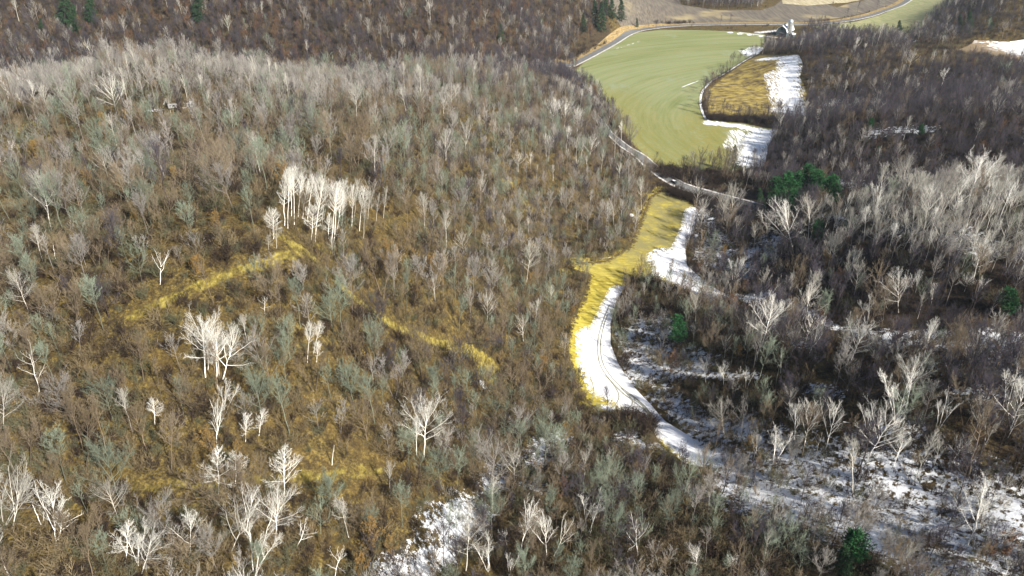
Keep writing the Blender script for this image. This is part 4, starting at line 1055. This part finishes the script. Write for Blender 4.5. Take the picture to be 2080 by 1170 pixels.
# seen from the camera? coarse test against the ground
def seen(i):
    p = P[i] + np.array([0, 0, 12.0]); t_ = np.linspace(.3, .97, 60)
    q = np.array([0, 0, CAMZ])[None] * (1 - t_)[:, None] + p[None] * t_[:, None]
    return bool((H(q[:, 0], q[:, 1]) < q[:, 2]).all())
order = np.argsort(-size)
used = np.zeros(N, bool)
quota = {'bare': 300 - sum(isinstance(h[4], str) for h in HAND), 'pale': 300 - sum(not isinstance(h[4], str) for h in HAND), 'oak': 120}
for i in order:
    if not inframe[i]: continue
    k = KINDS[sp[i]]
    q = 'bare' if k in ('grey', 'sage', 'brown', 'dark') else 'oak' if k in ('gold', 'rust') else 'pale'
    if quota[q] <= 0: continue
    if not seen(i): continue
    quota[q] -= 1; used[i] = True
    key = k
    if k == 'white' or (k == 'ivory' and right[i] and rnd[i] * 100 % 1 < .7):
        key = ('white' if k == 'white' or rnd[i] * 1000 % 1 < .45 else 'ivory', ('spread', 'vase', 'birch', 'aspen', 'vase')[int(rnd[i] * 1e4) % 5])
    ms = MODEL[key]; m, Hm = ms[int(rnd[i] * 1e5) % len(ms)]
    fi = int(rnd[i] * 1e5) % len(ms)
    fw = ('round', 'slim', 'broad', 'upright', 'narrow')[fi % 5] if q == 'bare' else ''
    sw = 'tall' if hs[i] > 1.0 else 'low' if hs[i] < .72 else ''
    grp = f"{LOOK[k]} {where(u[i], v[i])}".replace('tree ', 'trees ', 1)
    lab = ' '.join(f"{sw} {fw} {LOOK[k]} {where(u[i], v[i])}".split())
    tilt = (rng.normal(0, .05), rng.normal(0, .04))
    make_tree({'bare': 'bare_tree', 'oak': 'oak_tree', 'pale': 'white_barked_tree'}[q], m, (x[i], y[i], z[i] - .15), hs[i] * (1 if q != 'oak' else .9), rot[i], lab, 'tree', grp, tilt)

# the rest of the woods: one object per kind of wood
def instancer(name, pts, rot3, scl, index, models):
    col = bpy.data.collections.new(name + '_models')
    for k, o in enumerate(models): col.objects.link(o)
    names = sorted(o.name for o in models); remap = np.array([names.index(o.name) for o in models])
    me = bpy.data.meshes.new(name); me.vertices.add(len(pts)); me.vertices.foreach_set('co', np.asarray(pts, np.float32).ravel())
    a = me.attributes.new('rot', 'FLOAT_VECTOR', 'POINT'); a.data.foreach_set('vector', np.asarray(rot3, np.float32).ravel())
    a = me.attributes.new('scl', 'FLOAT', 'POINT'); a.data.foreach_set('value', np.asarray(scl, np.float32))
    a = me.attributes.new('pick', 'INT', 'POINT'); a.data.foreach_set('value', remap[np.asarray(index)].astype(np.int32))
    o = bpy.data.objects.new(name, me); C.objects.link(o)
    ng = bpy.data.node_groups.new(name, 'GeometryNodeTree')
    ng.interface.new_socket('Geometry', in_out='INPUT', socket_type='NodeSocketGeometry'); ng.interface.new_socket('Geometry', in_out='OUTPUT', socket_type='NodeSocketGeometry')
    gi, go = ng.nodes.new('NodeGroupInput'), ng.nodes.new('NodeGroupOutput')
    ci = ng.nodes.new('GeometryNodeCollectionInfo'); ci.inputs['Collection'].default_value = col; ci.inputs['Separate Children'].default_value = True; ci.inputs['Reset Children'].default_value = True
    ip = ng.nodes.new('GeometryNodeInstanceOnPoints'); ip.inputs['Pick Instance'].default_value = True
    def na(nm, ty):
        q = ng.nodes.new('GeometryNodeInputNamedAttribute'); q.data_type = ty; q.inputs[0].default_value = nm; return q.outputs[0]
    L = ng.links.new
    L(gi.outputs[0], ip.inputs['Points']); L(ci.outputs[0], ip.inputs['Instance']); L(na('pick', 'INT'), ip.inputs['Instance Index'])
    L(na('rot', 'FLOAT_VECTOR'), ip.inputs['Rotation']); L(na('scl', 'FLOAT'), ip.inputs['Scale']); L(ip.outputs[0], go.inputs[0])
    md = o.modifiers.new('scatter', 'NODES'); md.node_group = ng
    return o
rest = ~used
mods, offs = [], {}
for sp_ in ('grey', 'sage', 'brown', 'dark', 'ivory'):
    offs[sp_] = (len(mods), len(FARM[sp_]))
    for _, s_, fm in FARM[sp_]: mods.append(joined('bare_tree_model', tree_geo(s_, lod=1, **fm), BARK[sp_]))
nearmods = {}
for nm in ('gold', 'rust'):
    offs[nm] = (len(mods), 2)
    for k, fm in enumerate(OAK):
        g = tree_geo(700 + k, lod=1, **fm); mods.append(joined('oak_model', g, BARK['brown'], leaves_geo(5 + k, g[1][0], 700, .5), GOLD if nm == 'gold' else RUST))
offs['white'] = (len(mods), 2)
for k in range(2): mods.append(joined('white_model', tree_geo(740 + k, lod=1, **WFORMS['spread'][k]), BARK['white']))
ri = np.nonzero(rest)[0]
def run(name, sel, lab):
    ix = np.array([offs[KINDS[sp[i]]][0] + int(rnd[i] * 1e5) % offs[KINDS[sp[i]]][1] for i in sel])
    r3 = np.c_[rng.normal(0, .05, len(sel)), rng.normal(0, .05, len(sel)), rot[sel]]
    pp = P[sel].copy(); pp[:, 2] -= .15
    o = instancer(name, pp, r3, hs[sel], ix, mods_for(name)); tag(o, lab, 'woodland', kind='stuff')
_m = {}
def mods_for(name):
    if not _m: _m['a'] = mods; return mods
    return mods
bare_sel = [i for i in ri if KINDS[sp[i]] in ('grey', 'sage', 'brown', 'dark')]
pale_sel = [i for i in ri if KINDS[sp[i]] in ('ivory', 'white')]
oak_sel = [i for i in ri if KINDS[sp[i]] in ('gold', 'rust')]
run('bare_woodland', bare_sel, 'dense mass of grey and brown leafless trees covering the hills and slopes')
run('pale_woodland', pale_sel, 'scattered mass of distant pale barked leafless trees among the grey woods')
run('oak_woodland', oak_sel, 'distant russet and golden leaved oaks scattered through the leafless woods')

# brush under the trees
P2, rng = scatter(1.95, .5, 33)
u2, v2, d2 = proj(P2)
k2 = rng.random(len(P2)) < np.where(d2 > 420, .25, .85)
k2 &= ~((P2[:, 1] > 880) & (P2[:, 0] > 80) & (rng.random(len(P2)) < .93))
for l in TRAIL_L[:3]: k2 &= seg_dist(P2[:, :2], l) > 2.6
for l in TRAIL_R: k2 &= seg_dist(P2[:, :2], l) > 1.8
sm = field_mask(P2[:, :2], SNOW); k2 &= rng.random(len(P2)) > np.clip((sm - .2) * .95, 0, .93)
k2 &= ~((P2[:, 0] < 75) & (P2[:, 1] < 470) & (v2 < 500) & (rng.random(len(P2)) < .45))
k2 &= rng.random(len(P2)) < (.25 + 1.3 * vnoise(P2[:, 0], P2[:, 1], 9, 14))
P2, u2, v2, d2 = P2[k2], u2[k2], v2[k2], d2[k2]
es = (P2[:, 0] > 95 - .12 * (P2[:, 1] - 150)) | (P2[:, 1] > 560)
q = rng.random(len(P2))
fam = np.where(es, np.where(q < .7, 1, np.where(q < .9, 0, 2)), np.where(q < .42, 0, np.where(q < .76, 1, 2)))
ind = fam * 3 + rng.integers(0, 3, len(P2))
s2 = np.clip(rng.lognormal(0, .35, len(P2)), .45, 2.2) * .9
rz2 = rng.random(len(P2)) * 6.28
inf2 = (u2 > 0) & (u2 < 2080) & (v2 > 0) & (v2 < 1165)
big = np.argsort(-np.where(inf2, s2 / d2, 0))[:220]
SLOOK = ['brown twiggy shrub', 'dark twiggy shrub', 'green grey twiggy shrub']
for i in big:
    lab = f"{SLOOK[fam[i]]} {where(u2[i], v2[i])}"
    o = bpy.data.objects.new('shrub', SHRUB[ind[i]].data); C.objects.link(o)
    o.location = P2[i] - np.array([0, 0, .1]); o.rotation_euler = (0, 0, rz2[i]); o.scale = (s2[i],) * 3
    tag(o, lab, 'shrub', lab.replace('shrub ', 'shrubs ', 1))
ms_ = np.ones(len(P2), bool); ms_[big] = False
o = instancer('undergrowth', P2[ms_] - np.array([0, 0, .1]), np.c_[np.zeros((ms_.sum(), 2)), rz2[ms_]], s2[ms_], ind[ms_], SHRUB)
tag(o, 'low tangled brush covering the forest floor between the trees', 'undergrowth', kind='stuff')
# dark hedge brush: road side, pasture edge, field corner
def hedge(name, s, n, width, lab, seed, sc=1.2, mi=(3, 4, 5)):
    rg = np.random.default_rng(seed); l = smooth_line(W(s), 1.0)
    i = rg.integers(0, len(l), n); p = l[i] + rg.normal(0, width, (n, 2))
    pp = np.c_[p, H(p[:, 0], p[:, 1]) - .1]
    o = instancer(name, pp, np.c_[np.zeros((n, 2)), rg.random(n) * 6.28], rg.uniform(.7, 1.4, n) * sc, np.array(mi)[rg.integers(0, len(mi), n)], SHRUB)
    tag(o, lab, 'brush', kind='stuff')
hedge('hedge_brush', "1440 243;1480 246;1530 248;1580 250;1620 246", 220, 2.2, 'dark brush line between the brown pasture and the snowy field corner', 1, 1.5)
hedge('hedge_brush', "1340 347;1380 358;1430 366;1480 368;1530 362;1560 352", 420, 5, 'dark thicket between the hay field and the road', 2, 1.5)
hedge('hedge_brush', "1360 392;1390 402;1430 412;1470 425;1510 436", 260, 3, 'dark roadside thicket above the meadow end', 3, 1.3)
hedge('hedge_brush', "1290 572;1320 580;1360 600;1400 620;1340 640;1290 640", 200, 3, 'dark thicket at the tip of the wooded island in the meadow', 4, 1.2)
hedge('hedge_brush', "1250 865;1290 862;1315 875", 90, 2, 'dark rounded thicket below the curved wheel tracks', 5, 1.4)
hedge('hedge_brush', "1330 46;1360 49;1400 47", 26, 1.5, 'sparse dark bushes along the far road by the ploughed field', 6, 1.2)
hedge('hedge_brush', "1790 82;1820 92;1850 80;1830 60", 60, 6, 'dark brush round the far snowy gully', 7, 1.5)

# ------------------------------------------------------------------ farm, car, odds and ends
def simple(name, col, rough=.7, metal=0, noise=0):
    t = NT(name, rough); t.b.inputs['Metallic'].default_value = metal
    c2 = tuple(a * .75 for a in col)
    return t.out(t.mix(t.ss(t.noise(.8, 4, .7), .35, .65), col, c2))
M_wall = simple('weathered_barn_boards', (.10, .14, .155)); M_roofsnow = simple('snow_on_roof', (.82, .84, .88)); M_conc = simple('silo_concrete', (.26, .27, .26)); M_dome = simple('galvanised_dome', (.62, .68, .72), .35, .6)
M_trim = simple('white_trim', (.75, .75, .73)); M_dark = simple('dark_opening', (.02, .022, .025)); M_glass = simple('window_glass', (.03, .04, .05), .1)
def poly_obj(name, verts, faces, mat, parent=None):
    me = bpy.data.meshes.new(name); me.from_pydata([tuple(v) for v in verts], [], faces); me.materials.append(mat); me.update()
    bm = bmesh.new(); bm.from_mesh(me); bmesh.ops.recalc_face_normals(bm, faces=bm.faces); bm.to_mesh(me); bm.free()
    o = bpy.data.objects.new(name, me); C.objects.link(o); o.parent = parent; return o
def box(name, c, s, mat, parent=None, bev=0):
    bm = bmesh.new(); bmesh.ops.create_cube(bm, size=1)
    for v_ in bm.verts: v_.co = Vector((v_.co.x * s[0] + c[0], v_.co.y * s[1] + c[1], v_.co.z * s[2] + c[2]))
    if bev: bmesh.ops.bevel(bm, geom=bm.edges[:], offset=bev, segments=2, affect='EDGES')
    me = bpy.data.meshes.new(name); bm.to_mesh(me); bm.free(); me.materials.append(mat)
    o = bpy.data.objects.new(name, me); C.objects.link(o); o.parent = parent; return o
def empty(name, loc, rz=0, label=None, cat=None):
    e = bpy.data.objects.new(name, None); C.objects.link(e); e.location = loc; e.rotation_euler = (0, 0, rz); tag(e, label, cat); return e
def prism(name, prof, y0, y1, mat, parent):
    n_ = len(prof); V = [(p[0], y0, p[1]) for p in prof] + [(p[0], y1, p[1]) for p in prof]
    Fc = [tuple(range(n_)), tuple(range(2 * n_ - 1, n_ - 1, -1))] + [(k, (k + 1) % n_, n_ + (k + 1) % n_, n_ + k) for k in range(n_)]
    return poly_obj(name, V, Fc, mat, parent)
b = empty('barn', (W_BARN[0], W_BARN[1], W_BARN[2]), R(-38), 'grey green gambrel roofed barn with snow on its roof beside the silo', 'barn')
prof = [(-6.5, -.5), (6.5, -.5), (6.5, 5.5), (4.6, 9.2), (0, 12), (-4.6, 9.2), (-6.5, 5.5)]
prism('wall', prof, 0, 24, M_wall, b)
def slab(x0, z0, x1, z1, nm='roof', th=.3):
    d = Vector((x1 - x0, z1 - z0)); nn = Vector((-d.y, d.x)).normalized() * th
    if nn.y < 0: nn = -nn
    prism(nm, [(x0, z0), (x1, z1), (x1 + nn.x, z1 + nn.y), (x0 + nn.x, z0 + nn.y)], -.7, 24.7, M_roofsnow, b)
slab(6.95, 4.8, 4.62, 9.23); slab(4.62, 9.25, 0.02, 12.05); slab(-.02, 12.05, -4.62, 9.25); slab(-4.62, 9.23, -6.95, 4.8)
for yy in (7, 17):
    cu = box('cupola', (0, yy, 13), (1.4, 1.4, 1.8), M_trim, b); prism('cupola_roof', [(-.95, 13.9), (.95, 13.9), (0, 14.9)], yy - .95, yy + .95, M_dome, b).parent = cu
d_ = box('door', (0, -.06, 2), (3.8, .1, 4), M_dark, b); box('door_frame', (0, -.14, 4.1), (4.4, .1, .3), M_trim, d_)
for xx in (-4.4, 4.4):
    wd = box('window', (xx, -.05, 2.6), (1.1, .08, 1.3), M_glass, b); box('sill', (xx, -.12, 1.9), (1.3, .2, .12), M_trim, wd)
wd = box('hay_door', (0, -.06, 8.3), (1.8, .1, 2), M_dark, b)
for yy in (4, 8, 12, 16, 20):
    wd = box('window', (6.55, yy, 3), (.08, 1.1, 1.1), M_glass, b); box('sill', (6.62, yy, 2.4), (.2, 1.3, .12), M_trim, wd)
sh = empty('lean_to_shed', tuple(Vector((W_BARN[0], W_BARN[1], W_BARN[2])) + Matrix.Rotation(R(-38), 3, 'Z') @ Vector((10.3, 3, 0))), R(-38), 'low shed with a snow covered roof between the barn and the silo', 'shed')
prism('wall', [(-3.6, -.5), (3.6, -.5), (3.6, 2.6), (-3.6, 4.2)], 0, 9, M_wall, sh); prism('roof', [(-3.65, 4.25), (4.0, 2.55), (4.05, 2.8), (-3.6, 4.5)], -.4, 9.4, M_roofsnow, sh); box('door', (1.5, -.05, 1.1), (1.6, .08, 2.2), M_dark, sh)
s2_ = march(1601, 74)
so = empty('silo', tuple(s2_), 0, 'tall cylindrical silo with a shiny dome beside the barn', 'silo')
def lathe(name, prof, mat, parent, k=24, c=(0, 0)):
    V, Fc = [], []
    for r_, z_ in prof:
        for j in range(k): V.append((c[0] + r_ * math.cos(2 * math.pi * j / k), c[1] + r_ * math.sin(2 * math.pi * j / k), z_))
    for a in range(len(prof) - 1):
        for j in range(k): Fc.append((a * k + j, a * k + (j + 1) % k, (a + 1) * k + (j + 1) % k, (a + 1) * k + j))
    return poly_obj(name, V, Fc, mat, parent)
lathe('shaft', [(3.1, -.5), (3.1, 17)], M_conc, so); lathe('dome', [(3.15, 17), (3.2, 17.15), (2.9, 18.2), (2.1, 19.3), (1.0, 19.9), (.02, 20.1)], M_dome, so)
for k in range(7): lathe('hoop', [(3.12, 2 + 2.1 * k), (3.17, 2.05 + 2.1 * k), (3.17, 2.2 + 2.1 * k), (3.12, 2.25 + 2.1 * k)], M_dome, so)
box('ladder_chute', (-2.9, -1.6, 8.5), (.9, .9, 17), M_conc, so)

# sport utility car on the valley road
cp = march(1374, 373); k = int(np.argmin(np.hypot(*(ROAD - cp[:2]).T))); dd = ROAD[k + 1] - ROAD[k - 1]; ang = math.atan2(dd[1], dd[0])
nrm = np.array([-dd[1], dd[0]]) / np.hypot(*dd)
cpos = ROAD[k] + nrm * (-1.6 if nrm[1] > 0 else 1.6)
car = empty('parked_car', (cpos[0], cpos[1], float(H(*cpos)) + .34), ang, 'dark car with a pale roof driving on the valley road', 'car'); car.name = 'car'
M_paint = simple('dark_car_paint', (.05, .055, .065), .3, .3); M_roofp = simple('pale_car_roof', (.75, .76, .78), .3); M_tyre = simple('tyre_rubber', (.02, .02, .02)); M_rim = simple('alloy_rim', (.5, .5, .52), .3, .8); M_lamp = simple('lamp_glass', (.75, .75, .7), .1); M_red = simple('red_lamp', (.4, .02, .02), .2)
def sideprism(nm, prof, wd, mat, par, inset=0):
    V = [(p[0], -wd / 2 + (inset if p[1] > 1.05 else 0), p[1]) for p in prof] + [(p[0], wd / 2 - (inset if p[1] > 1.05 else 0), p[1]) for p in prof]; n_ = len(prof)
    return poly_obj(nm, V, [tuple(range(n_)), tuple(range(2 * n_ - 1, n_ - 1, -1))] + [(q, (q + 1) % n_, n_ + (q + 1) % n_, n_ + q) for q in range(n_)], mat, par)
sideprism('body', [(-2.35, .35), (2.3, .35), (2.35, .75), (2.2, .98), (1.1, 1.08), (-2.25, 1.08), (-2.4, .7)], 1.88, M_paint, car)
sideprism('cabin', [(1.0, 1.085), (.35, 1.62), (-1.9, 1.64), (-2.2, 1.085)], 1.74, M_glass, car, .12)
box('roof', (-.8, 0, 1.68), (2.3, 1.44, .08), M_roofp, car, .03)
for sx, sy in ((1.45, 1), (1.45, -1), (-1.45, 1), (-1.45, -1)):
    wh = empty('wheel', (sx, sy * .86, .36)); wh.parent = car; wh.rotation_euler = (math.pi / 2, 0, 0)
    for kk in ('label', 'category'):
        if kk in wh: del wh[kk]
    lathe('tyre', [(.2, -.12), (.36, -.12), (.37, 0), (.36, .12), (.2, .12)], M_tyre, wh, 16); lathe('rim', [(.02, -.10), (.21, -.11), (.21, .11), (.02, .10)], M_rim, wh, 12)
for sy in (-.65, .65): box('headlight', (2.3, sy, .78), (.12, .35, .16), M_lamp, car); box('tail_light', (-2.38, sy, .85), (.08, .2, .3), M_red, car)

# white camper and shed in the ridge clearing
M_white = simple('white_panel', (.62, .62, .62), .5)
p = march(352, 221); cm = empty('camper_trailer', (p[0], p[1], p[2]), R(12), 'white camper trailer with dark window bands in the ridge clearing', 'trailer'); cm.scale = (.75, .75, .75)
box('body', (0, 0, 1.75), (5.2, 2.3, 2.3), M_white, cm, .2); box('window', (-1.2, -1.16, 2.1), (1.4, .06, .6), M_glass, cm); box('window', (.9, -1.16, 2.1), (1.0, .06, .6), M_glass, cm); box('door', (2.1, -1.17, 1.6), (.7, .05, 1.8), M_trim, cm); box('drawbar', (3.1, 0, .55), (1.4, .2, .12), M_dark, cm)
for sy in (-1, 1):
    wh = lathe('wheel', [(.05, -.1), (.35, -.1), (.35, .1), (.05, .1)], M_tyre, cm, 14); wh.location = (0, sy, .35); wh.rotation_euler = (math.pi / 2, 0, 0)
p = march(385, 218); s_ = empty('garden_shed', (p[0], p[1], p[2]), R(-8), 'small white shed right of the camper in the ridge clearing', 'shed')
s_.scale = (.7, .7, .7); prism('wall', [(-1.5, -.2), (1.5, -.2), (1.5, 2.2), (0, 3.0), (-1.5, 2.2)], 0, 3.4, M_white, s_); prism('roof', [(-1.75, 2.1), (0, 3.05), (1.75, 2.1), (1.75, 2.25), (0, 3.22), (-1.75, 2.25)], -.2, 3.6, M_roofsnow, s_); box('door', (0, -.04, .9), (.9, .06, 1.9), M_dark, s_)
p = march(337, 212); s_ = empty('tent', (p[0], p[1], p[2]), R(20), 'small white pointed tent left of the camper in the ridge clearing', 'tent')
prism('canvas', [(-1.3, 0), (1.3, 0), (0, 2.2)], 0, 2.8, M_white, s_); prism('entrance', [(-.4, .02), (.4, .02), (0, 1.5)], -.03, -.01, M_dark, s_)

# pale boulders, fallen trees
M_stone = simple('pale_boulder', (.7, .7, .68))
def rock(u, v, r, lab, seed):
    rg = random.Random(seed); bm = bmesh.new(); bmesh.ops.create_icosphere(bm, subdivisions=2, radius=r)
    for q in bm.verts: q.co *= rg.uniform(.8, 1.15); q.co.z *= .7
    me = bpy.data.meshes.new('boulder'); bm.to_mesh(me); bm.free(); me.materials.append(M_stone)
    o = bpy.data.objects.new('boulder', me); C.objects.link(o); p = march(u, v); o.location = (p[0], p[1], p[2] + r * .3); tag(o, lab, 'boulder')
rock(1282, 439, 1.3, 'single pale boulder at the wood edge left of the meadow top', 1)
rock(1545, 432, 1.0, 'pale boulder at the roadside below the pines', 2)
def fallen(u, v, L, az, key, lab, name='fallen_tree', pitch=86):
    p = march(u, v); m, Hm = MODEL[key][0]
    e = make_tree(name, m, (p[0], p[1], p[2] + .5), L / Hm, 0, lab, 'fallen tree')
    e.rotation_euler = (Matrix.Rotation(az, 3, 'Z') @ Matrix.Rotation(R(pitch), 3, 'Y')).to_euler(); return e
fallen(950, 703, 12, R(8), 'dark', 'dark fallen tree with bushy top lying above the end of the yellow track')
fallen(1238, 526, 9, R(200), (I_, 'pole'), 'pale fallen log at the upper corner of the yellow meadow')
fallen(1715, 862, 9, R(-20), (W_, 'pole'), 'thin white fallen pole on the bank above the ravine')
fallen(1970, 1060, 14, R(-150), 'dark', 'dark fallen tree lying across the lower right snow')
fallen(1850, 1030, 12, R(-40), 'dark', 'dark fallen tree in the middle of the snowy ravine')
fallen(1080, 925, 7, R(15), (W_, 'snag'), 'small white fallen snag over the snowy draw')
fallen(500, 392, 8, R(150), 'dark', 'dark fallen trunk on the golden slope left of the white grove')

# ------------------------------------------------------------------ haze
vm = bpy.data.materials.new('haze_air'); vm.use_nodes = True
nt = vm.node_tree; nt.nodes.clear()
pv = nt.nodes.new('ShaderNodeVolumePrincipled'); ov = nt.nodes.new('ShaderNodeOutputMaterial')
pv.inputs['Density'].default_value = .00004; pv.inputs['Color'].default_value = (.72, .84, 1, 1)
nt.links.new(pv.outputs[0], ov.inputs['Volume'])
USE_HAZE = True
if USE_HAZE:
    hz = box('haze', (0, 3000, 95), (14500, 12600, 220), vm); hz.scale = (1, 1, 1); tag(hz, kind='stuff')
print('trees individual', used.sum(), 'rest', (~used).sum(), 'brush', len(P2))
